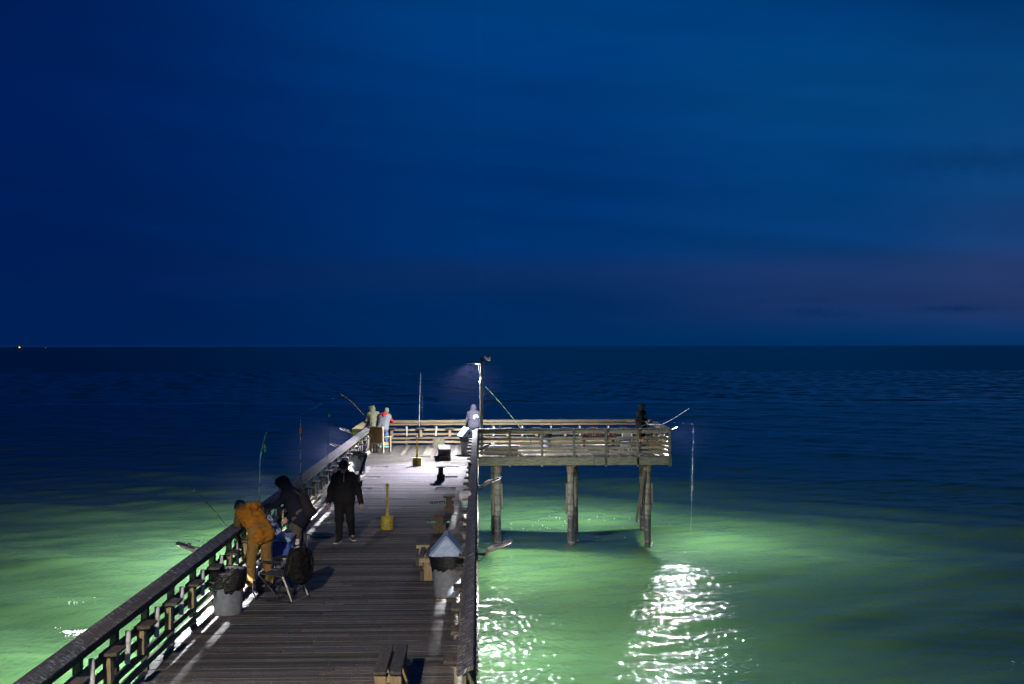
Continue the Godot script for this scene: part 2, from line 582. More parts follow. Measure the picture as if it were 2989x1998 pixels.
func sea_patch(mb_v: PackedVector3Array, mb_n: PackedVector3Array, mb_i: PackedInt32Array, x0: float, x1: float, d0: float, d1: float, step: float, shortest: float, longest := 99.0) -> void:
	var nx := int(round((x1 - x0) / step))
	var nz := int(round((d1 - d0) / step))
	var base := mb_v.size()
	var use := []
	for w in waves:
		if w[4] >= shortest and w[4] <= longest:
			use.append(w)
	for j in nz + 1:
		var d := d0 + (d1 - d0) * j / nz
		for i in nx + 1:
			var x := x0 + (x1 - x0) * i / nx
			var y := 0.0
			var sx := 0.0
			var sz := 0.0
			for w in use:
				var p: float = w[0] * x + w[1] * d + w[2]
				var s := sin(p)
				y += w[3] * s
				var c: float = w[3] * cos(p)
				sx += c * w[0]
				sz += c * w[1]
			mb_v.append(Vector3(x, SEA + y, -d))
			mb_n.append(Vector3(-sx, 1.0, sz).normalized())
	for j in nz:
		for i in nx:
			var a := base + j * (nx + 1) + i
			var b := a + nx + 1
			mb_i.append_array([a, b, a + 1, a + 1, b, b + 1])

func make_sea() -> void:
	make_waves()
	var v := PackedVector3Array()
	var n := PackedVector3Array()
	var t := PackedInt32Array()
	sea_patch(v, n, t, -24.0, 26.0, 9.0, 62.0, 0.14, 0.5)
	sea_patch(v, n, t, -90.0, -24.0, 5.0, 62.0, 0.45, 1.2)
	sea_patch(v, n, t, 26.0, 90.0, 5.0, 62.0, 0.45, 1.2)
	sea_patch(v, n, t, -90.0, 90.0, 62.0, 150.0, 0.45, 1.2)
	# farther out the waves are drawn ever longer, out to the horizon
	var v2 := PackedVector3Array()
	var n2 := PackedVector3Array()
	var t2 := PackedInt32Array()
	sea_patch(v2, n2, t2, -170.0, 170.0, 146.0, 330.0, 0.85, 1.6, 6.5)
	# beyond, long crests with a face towards the shore and a back that is out of sight
	var fn := FastNoiseLite.new()
	fn.seed = 4
	fn.frequency = 0.37
	for i in n2.size():
		n2[i] = Vector3(n2[i].x * 3.4, n2[i].y, n2[i].z * 3.4).normalized()
		v2[i].y -= 0.06
	var d := 329.5
	while d < 12000.0:
		var l := minf(d * 0.02, 26.0) * (1.0 + 0.4 * fn.get_noise_1d(d * 0.05))
		for f in [[0.0, 0.62], [0.62, 1.0]]:
			var rise: float = 0.17 * 0.62 * l
			var y0 := SEA - (rise if f[0] == 0.0 else 0.0)
			var y1 := SEA - (0.0 if f[0] == 0.0 else rise)
			var m := Vector3(0, l * (f[1] - f[0]), y1 - y0).normalized()
			var b := v2.size()
			for i in 9:
				var x := (i - 4) * 0.26
				v2.append(Vector3(x * (d + l * f[0]), y0, -(d + l * f[0])))
				v2.append(Vector3(x * (d + l * f[1]), y1, -(d + l * f[1])))
				n2.append(m)
				n2.append(m)
			for i in 8:
				var k := b + i * 2
				t2.append_array([k, k + 1, k + 2, k + 2, k + 1, k + 3])
		d += l
	for q in [[-900.0, -89.9, -300.0, 150.0], [89.9, 900.0, -300.0, 150.0], [-90.0, 90.0, -300.0, 5.1], [-24.0, 26.0, 5.0, 9.1]]:
		var b := v.size()
		for c in [[q[0], q[2]], [q[1], q[2]], [q[1], q[3]], [q[0], q[3]]]:
			v.append(Vector3(c[0], SEA - 0.12, -c[1]))
			n.append(Vector3.UP)
		t.append_array([b, b + 2, b + 1, b, b + 3, b + 2])
	# the clear wavy skin that mirrors lamps and sky
	var wm := StandardMaterial3D.new()
	wm.transparency = BaseMaterial3D.TRANSPARENCY_ALPHA
	wm.albedo_color = Color(1, 1, 1, 0.0)
	wm.roughness = 0.12
	wm.metallic_specular = 0.44
	var f := FastNoiseLite.new()
	f.seed = 31
	f.frequency = 0.022
	f.noise_type = FastNoiseLite.TYPE_SIMPLEX_SMOOTH
	f.fractal_octaves = 1
	f.fractal_gain = 0.35
	f.domain_warp_enabled = true
	f.domain_warp_amplitude = 10.0
	var rip := f.get_seamless_image(1024, 1024)
	wm.heightmap_enabled = true
	wm.heightmap_texture = ImageTexture.create_from_image(rip)
	wm.heightmap_scale = 2.7
	wm.uv1_triplanar = true
	wm.uv1_world_triplanar = true
	wm.uv1_scale = Vector3(0.2, 0.16, 0.125)
	var sea := Node3D.new()
	sea.name = "water"
	sea.set_meta("kind", "structure")
	add_child(sea)
	sheet("water_surface", v, n, t, wm, sea)
	# under the skin, water clouded with sand and plankton that scatters the light back, green
	v = PackedVector3Array()
	n = PackedVector3Array()
	t = PackedInt32Array()
	sea_patch(v, n, t, -90.0, 90.0, 4.0, 153.0, 0.65, 1.8)
	for q in [[-13000.0, -89.9, -300.0, 150.0], [89.9, 13000.0, -300.0, 150.0], [-90.0, 90.0, -300.0, 4.1]]:
		var b := v.size()
		for c in [[q[0], q[2]], [q[1], q[2]], [q[1], q[3]], [q[0], q[3]]]:
			v.append(Vector3(c[0], SEA - 0.4, -c[1]))
			n.append(Vector3.UP)
		t.append_array([b, b + 2, b + 1, b, b + 3, b + 2])
	for i in v.size():
		v[i].y -= 0.12
		n[i] = Vector3(n[i].x * 1.7, n[i].y, n[i].z * 1.7).normalized()
	var bm := mat(Color(0.047, 0.106, 0.037), 1.0)
	bm.metallic_specular = 0.0
	sheet("clouded_water", v, n, t, bm, sea)
	# far off, where it is seen at a slant, skin and body are one sheet
	var fm := mat(Color(0.047, 0.106, 0.037), 0.12)
	fm.metallic_specular = 0.36
	sheet("far_water", v2, n2, t2, fm, sea)

func sheet(called: String, v: PackedVector3Array, n: PackedVector3Array, t: PackedInt32Array, m: Material, parent: Node3D) -> void:
	var arr := []
	arr.resize(Mesh.ARRAY_MAX)
	arr[Mesh.ARRAY_VERTEX] = v
	arr[Mesh.ARRAY_NORMAL] = n
	arr[Mesh.ARRAY_INDEX] = t
	var am := ArrayMesh.new()
	am.add_surface_from_arrays(Mesh.PRIMITIVE_TRIANGLES, arr)
	part(called, am, m, parent)

func sea_height(x: float, d: float) -> float:
	var y := SEA
	for w in waves:
		y += w[3] * sin(w[0] * x + w[1] * d + w[2])
	return y

func make_foam() -> void:
	var m := MB.new()
	var r := RandomNumberGenerator.new()
	r.seed = 5
	for c in [[-10.8, 30.6, 0.8, 130], [-9.4, 37.0, 0.5, 12], [-13.5, 27.5, 0.5, 14], [-12.0, 33.5, 0.6, 12], [-7.6, 47.0, 0.5, 12], [13.0, 26.2, 0.3, 16], [3.6, 42.8, 0.25, 9], [0.8, 42.8, 0.25, 8], [6.5, 42.8, 0.25, 8], [2.0, 47.5, 3.2, 18], [5.4, 48.5, 3.5, 18], [4.0, 45.6, 3.0, 14], [-9.0, 29.4, 1.5, 16]]:
		for i in c[3]:
			var u := r.randfn(0.0, 1.0)
			var x: float = c[0] + u * c[2] * 0.42
			var d: float = c[1] + r.randfn(0.0, 0.09 * (6.0 if c[2] > 2.0 else 1.0)) + 0.12 * u * u
			var s: float = r.randf_range(0.006, 0.02) * (1.2 if c[3] > 100 else 0.9)
			var p := Vector3(x, sea_height(x, d) + s * 0.2, -d)
			var k := 5
			for j in k:
				var a0 := TAU * j / k
				var a1 := TAU * (j + 1) / k
				m.flat(p + Vector3.UP * s * 0.7, p + Vector3(cos(a0) * s * 1.9, -s * 0.3, sin(a0) * s), p + Vector3(cos(a1) * s * 1.9, -s * 0.3, sin(a1) * s), Vector3.UP)
	var o := part("sea_foam", m, mat(Color(0.5, 0.53, 0.5), 0.8), self)
	o.set_meta("kind", "stuff")
	tag(o, "small white foam flecks drifting on the green water", "foam")

# ---------------------------------------------------------------- the pier
func make_deck() -> void:
	var deck := Node3D.new()
	deck.name = "pier_deck"
	deck.set_meta("kind", "structure")
	deck.set_meta("label", "weathered crosswise deck boards of the long pier walkway")
	add_child(deck)
	var pitch := 0.1457
	var unit := []
	for k in 4:
		var b := MB.new()
		b.box(Vector3(4.31, 0.04, 0.1385), Transform3D(), 0.005, Vector2(k * 0.37, k * 0.71 + 0.13))
		unit.append(b.mesh())
	var open := []
	for d in [27.0, 30.0, 33.0, 36.0, 39.0]:
		open.append([d, -3.75, -3.15])
		open.append([d, -1.3, -0.68])
	open.append([42.55, -2.42, -1.82])
	var d := 11.0
	while d < 43.3:
		var cuts := []
		for o in open:
			if absf(d - o[0]) < 0.3:
				cuts.append(o)
		var x := -4.345 + rng.randf_range(-0.012, 0.012)
		var last := -0.02 + rng.randf_range(-0.02, 0.02)
		var spans := []
		for o in cuts:
			spans.append([x, o[1]])
			x = o[2]
		spans.append([x, last])
		# a few rows are made of two boards butted end to end
		if cuts.is_empty() and rng.randf() < 0.45:
			var j := rng.randf_range(-3.2, -1.2)
			spans = [[x, j - 0.003], [j + 0.003, last]]
		for s in spans:
			var ln: float = s[1] - s[0]
			var xf := Transform3D(Basis(Vector3.UP, rng.randfn(0.0, 0.0012)) * Basis(Vector3.RIGHT, rng.randfn(0.0, 0.012)), Vector3((s[0] + s[1]) / 2, -0.02 + rng.randf_range(-0.004, 0.002), -d))
			xf.basis = xf.basis * Basis.from_scale(Vector3(ln / 4.31, 1, 1))
			part("plank", unit[rng.randi() % 4], pick(M.deck), deck, xf)
		d += pitch
	for o in open:
		var g := Node3D.new()
		g.name = "drain_grate"
		deck.add_child(g, true)
		var nb := 10
		var bar := bx(Vector3(0.022, 0.035, 0.62)).mesh()
		for i in nb:
			part("bar", bar, M.deck[i % 9], g, Transform3D(Basis(), Vector3(lerpf(o[1] + 0.03, o[2] - 0.03, i / (nb - 1.0)), -0.022, -o[0])))
		for e in [-1.0, 1.0]:
			part("frame_bar", bx(Vector3(o[2] - o[1], 0.03, 0.03), Vector3((o[1] + o[2]) / 2, -0.045, -o[0] - e * 0.29)), M.deck[2], g)
	for x in [-4.2, -3.45, -2.55, -1.6, -0.55, -0.06 - 0.04]:
		part("joist", bx(Vector3(0.07, 0.28, 32.2), Vector3(x, -0.19, -27.1)), M.beam[0], deck)
	# the head of the pier: boards laid lengthwise, cross joists, a wide fascia beam
	var head := Node3D.new()
	head.name = "pier_head_deck"
	head.set_meta("kind", "structure")
	head.set_meta("label", "lengthwise deck boards of the wide platform at the pier's end")
	add_child(head)
	var lng := []
	for k in 4:
		var b := MB.new()
		b.box(Vector3(0.1385, 0.04, 5.1), Transform3D(), 0.005, Vector2(k * 0.41, k * 0.57 + 0.2))
		lng.append(b.mesh())
	var x := -4.86
	while x < 7.36:
		var near := 43.3 if (x > -4.36 and x < -0.02) else 42.46
		var far := 47.62 + rng.randf_range(-0.02, 0.02)
		var xf := Transform3D(Basis(Vector3.BACK, rng.randfn(0.0, 0.012)) * Basis.from_scale(Vector3(1, 1, (far - near) / 5.1)), Vector3(x, -0.02 + rng.randf_range(-0.004, 0.003), -(near + far) / 2))
		part("plank", lng[rng.randi() % 4], pick(M.deck), head, xf)
		x += pitch
	part("fascia_beam", bx(Vector3(4.4, 0.3, 0.07), Vector3(2.17, -0.195, -42.54)), M.beam[0], head)
	part("fascia_beam", bx(Vector3(2.96, 0.3, 0.07), Vector3(5.87, -0.198, -42.545)), M.beam[1], head)
	part("fascia_beam", bx(Vector3(12.3, 0.3, 0.07), Vector3(1.25, -0.195, -47.5)), M.beam[2], head)
	part("fascia_beam", bx(Vector3(0.07, 0.3, 4.85), Vector3(7.31, -0.196, -45.02)), M.beam[1], head)
	part("fascia_beam", bx(Vector3(0.07, 0.3, 4.85), Vector3(-4.82, -0.196, -45.02)), M.beam[2], head)
	for z in [43.25, 44.2, 45.1, 46.0, 46.8]:
		part("joist", bx(Vector3(12.0, 0.26, 0.06), Vector3(1.25, -0.18, -z)), M.beam[2], head)
	part("cross_beam", bx(Vector3(11.8, 0.27, 0.3), Vector3(1.25, -0.2, -42.95)), M.beam[0], head)
	part("cross_beam", bx(Vector3(11.8, 0.27, 0.3), Vector3(1.25, -0.2, -46.3)), M.beam[1], head)

# A railing from p along dir (a unit vector); local +z is the deck side. Posts stand outside, five rails inside, a sloping cap on top.
func railing(label: String, p: Vector3, dir: Vector3, bays: float, first: float, shelves := [], pipes := [], lamplit := false, low := -0.4) -> Node3D:
	var root := thing("railing", label, "railing", p, 0.0, "timber railings of the pier")
	root.basis = Basis(dir, Vector3.UP, dir.cross(Vector3.UP))
	var ln := bays * BAY
	var posts := []
	var x := first
	while x < ln + 0.02:
		posts.append(x)
		x += BAY
	var pm := []
	for k in 3:
		pm.append(bx(Vector3(0.089, 1.0 - low, 0.089), Vector3(0, (1.0 + low) / 2, -0.0455)).mesh())
	var head := lt([Vector2(0.018, 0), Vector2(0.018, 0.006), Vector2(0.011, 0.007), Vector2(0.011, 0.02), Vector2(0, 0.021)], 8).mesh()
	for q in posts:
		var t := Transform3D(Basis(Vector3.BACK, rng.randfn(0.0, 0.004)), Vector3(q, 0, 0))
		var po := part("post", pm[rng.randi() % 3], pick(M.post), root, t)
		for y in [-0.11, -0.27]:
			part("bolt", head, M.rust, po, Transform3D(Basis(Vector3.RIGHT, -PI / 2), Vector3(rng.randf_range(-0.012, 0.012), y, -0.09)))
	var run := 3 * BAY
	var rm := {}
	for lv in [[0.905, 0.115], [0.66, 0.09], [0.475, 0.09], [0.3, 0.09], [0.14, 0.09]]:
		var s := 0.0
		var odd := 1.5 * BAY if lv[0] in [0.66, 0.3] else run
		while s < ln - 0.01:
			var e := minf(ln, s + (odd if s == 0.0 else run))
			var key := "%.2f_%.2f_%d" % [e - s, lv[1], rng.randi() % 2]
			if not rm.has(key):
				rm[key] = bx(Vector3(e - s - 0.006, lv[1], 0.038)).mesh()
			part("rail", rm[key], pick(M.rail_lamplit if lamplit else M.rail), root, Transform3D(Basis(Vector3.BACK, rng.randfn(0.0, 0.0015)), Vector3((s + e) / 2, lv[0] + rng.randfn(0.0, 0.004), 0.021)))  # the paler wood carries lamplight in its colour
			s = e
	var s := 0.0
	while s < ln - 0.01:
		var e := minf(ln, s + run)
		part("cap_rail", bx(Vector3(e - s - 0.005, 0.038, 0.184)), pick(M.rail_lamplit if lamplit else M.cap), root, Transform3D(Basis(Vector3.BACK, rng.randfn(0.0, 0.001)) * Basis(Vector3.RIGHT, 0.46), Vector3((s + e) / 2, 1.008 + rng.randfn(0.0, 0.003), 0.012)))
		s = e
	var top := []
	for k in 3:
		top.append(bx(Vector3(0.34, 0.038, 0.2)).mesh())
	var leg := bx(Vector3(0.115, 0.34, 0.089)).mesh()
	for q in shelves:
		var sh := Node3D.new()
		sh.name = "bait_shelf"
		root.add_child(sh, true)
		sh.transform = Transform3D(Basis(Vector3.RIGHT, rng.randfn(0.0, 0.02)) * Basis(Vector3.UP, rng.randfn(0.0, 0.02)), Vector3(q, 0, 0.04))
		part("board", top[rng.randi() % 3], pick(M.shelf), sh, Transform3D(Basis(), Vector3(0, 0.735, 0.1)))
		part("support_block", leg, pick(M.raw), sh, Transform3D(Basis(), Vector3(0, 0.545, 0.047)))
	var pv := MB.new()
	pv.lathe([Vector2(0.026, 0.0), Vector2(0.034, 0.0), Vector2(0.034, 0.39), Vector2(0.026, 0.39), Vector2(0.026, 0.0)], 12)
	var pipe := pv.mesh()
	for q in pipes:
		part("rod_holder_pipe", pipe, M.pvc, root, Transform3D(Basis(Vector3.BACK, rng.randfn(0.0, 0.03)) * Basis(Vector3.RIGHT, rng.randfn(0.0, 0.02)), Vector3(q, 0.41, 0.078)))
	return root

func every(from: float, to: float) -> Array:
	var a := []
	var x := from
	while x < to:
		a.append(x)
		x += BAY
	return a

func make_railings() -> void:
	# left side: posts at depth 15.9 mod BAY, shelves half-way between, pipes at the posts
	var d0 := 8.55
	var nb := 28.6
	railing("long timber railing of the walkway beside the bent-over person in the mustard vest", Vector3(LX, 0, -d0), Vector3(0, 0, -1), nb, 0.03, every(0.67, 34.4), every(0.12, 34.4))
	# right side runs towards the camera
	railing("long timber railing of the walkway behind the bins with gabled lids", Vector3(RX, 0, -42.6), Vector3(0, 0, 1), 25.9, 0.2, every(0.86, 31.0), every(0.2, 31.0))
	railing("timber railing across the near side of the pier-head platform above the mossy beam", Vector3(7.33, 0, -42.6), Vector3(-1, 0, 0), 6.06, 0.05, [], [])
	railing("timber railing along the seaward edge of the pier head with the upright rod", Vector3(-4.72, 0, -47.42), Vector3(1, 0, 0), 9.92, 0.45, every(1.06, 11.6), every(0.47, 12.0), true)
	railing("short timber railing closing the pier head beside the person in the dark hoodie", Vector3(7.25, 0, -47.4), Vector3(0, 0, 1), 3.95, 0.06, every(0.7, 4.5), [])
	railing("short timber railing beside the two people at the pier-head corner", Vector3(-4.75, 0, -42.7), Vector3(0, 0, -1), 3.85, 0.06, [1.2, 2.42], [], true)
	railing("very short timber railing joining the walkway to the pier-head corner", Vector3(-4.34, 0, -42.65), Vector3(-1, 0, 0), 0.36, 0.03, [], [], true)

# ---------------------------------------------------------------- piles
func make_piles() -> void:
	for q in [[0.72, 43.0, 0], [3.53, 43.0, 0], [6.5, 43.0, 0], [-3.9, 43.0, 1], [0.62, 46.2, 1], [3.97, 46.2, 1], [6.77, 46.2, 1], [-3.9, 46.2, 1],
			[-3.7, 38.0, 2], [-0.7, 38.0, 2], [-3.7, 33.0, 2], [-0.7, 33.0, 2], [-3.7, 28.0, 2], [-0.7, 28.0, 2], [-3.7, 23.0, 2], [-0.7, 23.0, 2], [-3.7, 18.0, 2], [-0.7, 18.0, 2], [-3.7, 13.0, 2], [-0.7, 13.0, 2]]:
		var own := {0.72: "front pile standing in the water right beside the walkway", 3.53: "front pile in the water under the middle of the platform's near beam", 6.5: "front pile with a slanting brace under the platform's end", 0.62: "rear pile hidden behind the front pile beside the walkway", 3.97: "rear pile showing beside the middle front pile", 6.77: "rear pile showing beside the pile with the slanting brace"}
		var names := {0: "pier pile with bolted braces, standing in the green water under the platform's near beam", 1: "pier pile in the dark under the two people's corner of the platform", 2: "pier pile in the dark under the walkway boards"}
		var root := thing("pier_pile", own.get(q[0], names[q[2]]), "pile", Vector3(q[0], SEA, -q[1]), rng.randf() * 6.0, "round timber piles under the pier")
		var top := -0.345 - SEA if q[2] < 2 else -0.33 - SEA
		var lean := rng.randf_range(-0.02, 0.02)
		var wob := func(a: float, i: int) -> Vector2: return Vector2(0.005 * sin(a * 3.0 + i * 0.4) + 0.003 * sin(a * 7.0 + i * 0.3), 0.0)
		part("shaft", lt(range(13).map(func(k): return Vector2(0.122 + 0.0006 * k, lerpf(1.0, top - 0.25, k / 12.0))), 18, Transform3D(), wob), M.pile_pale, root)
		part("sleeve", lt([Vector2(0.131, top - 0.3), Vector2(0.16, top - 0.3), Vector2(0.165, top), Vector2(0.0, top)], 18), M.rust, root)
		part("tide_band", lt(range(11).map(func(k): return Vector2(0.131 - 0.0007 * k, lerpf(-1.2, 1.03, k / 10.0))), 18, Transform3D(), wob), M.pile_wet, root)
		var bm := MB.new()
		for i in 170:
			var a := rng.randf() * TAU
			var y := 0.02 + absf(rng.randfn(0.0, 0.2))
			bm.sphere(Vector3(cos(a) * 0.13, y, sin(a) * 0.13), Vector3.ONE * rng.randf_range(0.007, 0.02), 4)
		part("barnacle_crust", bm, M.barnacle, root).set_meta("kind", "stuff")
		if q[2] == 0:
			# bolted timber splints and a threaded rod
			root.rotation.y = 0.0
			for s in [-1.0, 1.0]:
				var yl: float = [0.95, 1.25, 0.8][int(q[0]) % 3] + (0.3 if s > 0 else 0.0)
				part("splint", bx(Vector3(0.07, 2.15 - yl, 0.2), Vector3(s * 0.158, (2.15 + yl) / 2 + 0.1, -0.04), Basis(Vector3.BACK, s * 0.03)), M.post[int(s + 1)], root)
				for y in [1.45, 2.05]:
					part("bolt", tb([Vector3(s * 0.14, y, -0.02), Vector3(s * 0.24, y, -0.02)], [0.014], 6), M.dark_iron, root)
			part("through_rod", tb([Vector3(-0.36, 1.28, 0.02), Vector3(0.2, 1.3, 0.02)], [0.012], 6), M.dark_iron, root)
		if q[0] == 6.5 :
			part("diagonal_brace", bx(Vector3(0.1, 2.0, 0.16), Vector3(-0.3, 1.75, 0.12), Basis(Vector3.BACK, -0.16)), M.post[1], root)

# ---------------------------------------------------------------- lamps
func rail_lamp(label: String, at: Vector3, outward: Vector3, energy := 60.0, throw := 0.12) -> void:
	var root := thing("flood_lamp", label, "lamp", at, 0.0, "outward flood lamps on the railings")
	root.basis = Basis(outward, Vector3.UP, outward.cross(Vector3.UP))
	part("mount_bracket", bx(Vector3(0.05, 0.14, 0.12), Vector3(-0.02, -0.02, 0)), M.dark_iron, root)
	part("arm", tb([Vector3(-0.02, 0, 0), Vector3(0.1, 0.0, 0), Vector3(0.17, 0.03, 0)], [0.03], 10), M.housing, root)
	var tilt := Basis(Vector3.BACK, 0.42)
	var hb := Transform3D(tilt, Vector3(0.15, 0.03, 0))
	var body := MB.new()
	# head: a flat cobra-shaped shell, rounded towards the tip
	var sec := [[0.0, 0.05, 0.05], [0.06, 0.075, 0.06], [0.16, 0.085, 0.06], [0.24, 0.1, 0.045], [0.38, 0.1, 0.038], [0.45, 0.085, 0.03], [0.485, 0.045, 0.018]]
	var ring := func(s: Array) -> Array:
		var r := []
		for c in [[-1, 0], [-0.92, 0.6], [-0.55, 1], [0.55, 1], [0.92, 0.6], [1, 0], [0.95, -0.22], [-0.95, -0.22]]:
			r.append(hb * Vector3(s[0], c[1] * s[2], c[0] * s[1]))
		return r
	for i in sec.size() - 1:
		var r0: Array = ring.call(sec[i])
		var r1: Array = ring.call(sec[i + 1])
		var mid := hb * Vector3((sec[i][0] + sec[i + 1][0]) / 2, 0.005, 0)
		for k in 8:
			var j := (k + 1) % 8
			body.quad(r0[k], r1[k], r1[j], r0[j], (r0[k] + r1[j]) / 2 - mid)
	for e in [0, sec.size() - 1]:
		var r0: Array = ring.call(sec[e])
		for k in 6:
			body.flat(r0[0], r0[k + 1], r0[k + 2 if k < 6 else 7], tilt * Vector3(-1 if e == 0 else 1, 0, 0))
	part("housing", body, M.housing, root)
	part("driver_cover", bx(Vector3(0.13, 0.03, 0.13), Vector3(0.11, 0.055, 0), Basis(), 0.01), M.pale_metal, root, hb)
	part("photocell", lt([Vector2(0.03, 0), Vector2(0.03, 0.03), Vector2(0.02, 0.04), Vector2(0, 0.042)], 10, Transform3D(Basis(), Vector3(0.28, 0.04, 0))), M.housing, root, hb)
	part("lens", bx(Vector3(0.22, 0.006, 0.15), Vector3(0.33, -0.0105, 0), Basis(), 0.001), M.lens, root, hb)
	part("cable", tb([Vector3(-0.03, -0.06, 0.05), Vector3(0.03, -0.09, 0.07), Vector3(0.09, -0.05, 0.05), Vector3(0.13, 0.0, 0.03)], [0.008], 6), M.black, root)
	glow_mist(root, Vector3(0.95, -0.05, 0), Vector3(2.6, 2.0, 2.6), 0.00012)
	lamp_light(root, hb * Transform3D(Basis(Vector3.BACK, throw) * Basis(Vector3.RIGHT, -PI / 2), Vector3(0.33, -0.036, 0)), Vector2(0.22, 0.15), energy)

# sea mist lit up round a lamp
func glow_mist(root: Node3D, at: Vector3, size: Vector3, density: float) -> void:
	var f := FogVolume.new()
	f.name = "mist"
	f.shape = RenderingServer.FOG_VOLUME_SHAPE_ELLIPSOID
	f.size = size
	var m := FogMaterial.new()
	m.albedo = Color(0.75, 0.78, 1.0)
	m.density = density
	f.material = m
	f.set_meta("kind", "stuff")
	f.position = at
	root.add_child(f)

func lamp_light(root: Node3D, xf: Transform3D, size: Vector2, energy: float) -> void:
	var l := AreaLight3D.new()
	l.name = "light"
	l.area_size = size
	l.light_energy = energy
	l.light_color = Color(0.97, 0.97, 1.0)
	l.shadow_enabled = true
	l.area_range = 120.0
	l.transform = xf
	root.add_child(l)

func make_lamps() -> void:
	var e := 115.0
	var el := 450.0
	var la := {9.0: "flood lamp on the walkway railing nearest the pier house, opposite the two-plank bench", 18.6: "dark flood lamp head standing off the railing beside the bin with the loose bag flap", 27.6: "flood lamp on the railing just behind the navy hood's head", 37.5: "flood lamp with its lens glowing, on the railing beside the bin with the shiny bag"}
	var ra := {9.0: "flood lamp on the walkway railing nearest the pier house, beside the two-plank bench", 18.6: "long grey flood lamp over the water beside the bin with the plain gabled lid", 27.6: "grey flood lamp over the water in front of the front pile beside the walkway", 37.5: "flood lamp on the walkway railing in front of the board-sided bench"}
	for d in [9.0, 18.6, 27.6, 37.5]:
		rail_lamp(la[d], Vector3(LX - 0.1, 0.74, -d), Vector3(-1, 0, 0), el, 0.18)
		rail_lamp(ra[d], Vector3(RX + 0.1, 0.74, -d), Vector3(1, 0, 0), e)
	rail_lamp("flood lamp on the corner railing beside the two people at the pier head", Vector3(-4.85, 0.78, -43.9), Vector3(-1, 0, 0), el, 0.18)
	rail_lamp("flood lamp on the end railing beside the person in the dark hoodie", Vector3(7.35, 0.78, -44.3), Vector3(0.85, 0, 0.527), 260.0, 0.6)
	rail_lamp("flood lamp on the far side of the seaward railing behind the dark red bench", Vector3(4.9, 0.78, -47.52), Vector3(0, 0, -1), 115.0, 0.3)
	rail_lamp("flood lamp on the far side of the seaward railing behind the lamp post", Vector3(0.9, 0.78, -47.52), Vector3(0, 0, -1), 115.0, 0.3)
	# the lamp post at the inner corner
	var p := thing("lamp_post", "square timber lamp post with a lit lamp arm and a conduit", "lamp post", Vector3(0.12, 0, -43.05))
	part("post", bx(Vector3(0.1, 4.1, 0.1), Vector3(0, 1.65, 0)), M.post[0], p)
	part("conduit", tb([Vector3(-0.066, 0.0, 0.03), Vector3(-0.066, 2.75, 0.03)], [0.013], 8), M.galv, p)
	part("junction_box", lt([Vector2(0.0, 0), Vector2(0.035, 0.0), Vector2(0.04, 0.03), Vector2(0.04, 0.1), Vector2(0.02, 0.13), Vector2(0, 0.17)], 10, Transform3D(Basis(), Vector3(-0.07, 2.72, 0.04))), M.galv, p)
	part("cable", tb([Vector3(-0.07, 2.88, 0.04), Vector3(-0.075, 3.1, 0.04), Vector3(-0.12, 3.28, 0.03), Vector3(-0.14, 3.46, 0.0)], [0.008], 6), M.galv, p)
	part("cable", tb([Vector3(-0.05, 2.86, 0.05), Vector3(0.02, 2.98, 0.07), Vector3(0.06, 3.06, 0.06)], [0.007], 6), M.galv, p)
	part("bracket", bx(Vector3(0.12, 0.09, 0.1), Vector3(0.0, 3.64, 0.1)), M.dark_iron, p)
	part("arm", tb([Vector3(-0.02, 3.5, -0.08), Vector3(-0.24, 3.52, -0.1)], [0.032], 10), M.housing, p)
	var hd := MB.new()
	hd.box(Vector3(0.38, 0.055, 0.22), Transform3D(Basis(Vector3.BACK, 0.1), Vector3(-0.42, 3.535, -0.1)), 0.02)
	part("lamp_head", hd, M.housing, p)
	part("driver_cover", bx(Vector3(0.1, 0.02, 0.12), Vector3(-0.36, 3.575, -0.1), Basis(), 0.006), M.pale_metal, p)
	part("lens", bx(Vector3(0.2, 0.006, 0.16), Vector3(-0.45, 3.5075, -0.1), Basis(Vector3.BACK, 0.1), 0.003), M.lens, p)
	lamp_light(p, Transform3D(Basis(Vector3.BACK, 0.1) * Basis(Vector3.RIGHT, -PI / 2), Vector3(-0.45, 3.499, -0.1)), Vector2(0.2, 0.16), 205.0)
	# its optics throw a second, stronger beam along the walkway
	var bm := SpotLight3D.new()
	bm.name = "beam"
	bm.light_energy = 360.0
	bm.light_color = Color(0.93, 0.9, 1.0)
	bm.light_size = 0.03
	bm.spot_angle = 25.0
	bm.spot_angle_attenuation = 1.0
	bm.spot_range = 120.0
	bm.shadow_enabled = true
	p.add_child(bm)
	bm.position = Vector3(-0.5, 3.46, -0.08)
	bm.look_at(Vector3(-2.7, 0, -37.6))
	glow_mist(p, Vector3(-0.75, 3.0, 0.1), Vector3(3.4, 3.0, 3.0), 0.00028)
	var old := thing("dead_flood_lamp", "unlit bell-shaped flood lamp on top of the lamp post", "lamp", Vector3(0.12, 3.7, -43.05))
	part("neck", tb([Vector3(0, 0, 0), Vector3(0, 0.04, 0.02), Vector3(0.12, 0.06, 0.03)], [0.03], 8), M.housing, old)
	part("reflector", lt([Vector2(0.05, 0), Vector2(0.09, 0.03), Vector2(0.12, 0.1), Vector2(0.135, 0.24), Vector2(0.128, 0.24), Vector2(0.1, 0.08), Vector2(0.0, 0.03)], 18, Transform3D(Basis(Vector3.BACK, -1.75), Vector3(0.1, 0.07, 0.03))), M.pale_metal, old)
	# the weak warm flood light on the pier house behind the viewer, whose shadows fall across the near deck
	var f := thing("wall_flood_light", "small warm flood light high on a pole of the pier house", "lamp", Vector3(-3.6, 7.6, 1.5))
	part("pole", tb([Vector3(0, -7.58, 0.1), Vector3(0, 0.1, 0.1)], [0.06], 10), M.post[1], f)
	part("housing", bx(Vector3(0.3, 0.2, 0.14), Vector3(0, 0, 0.04)), M.housing, f)
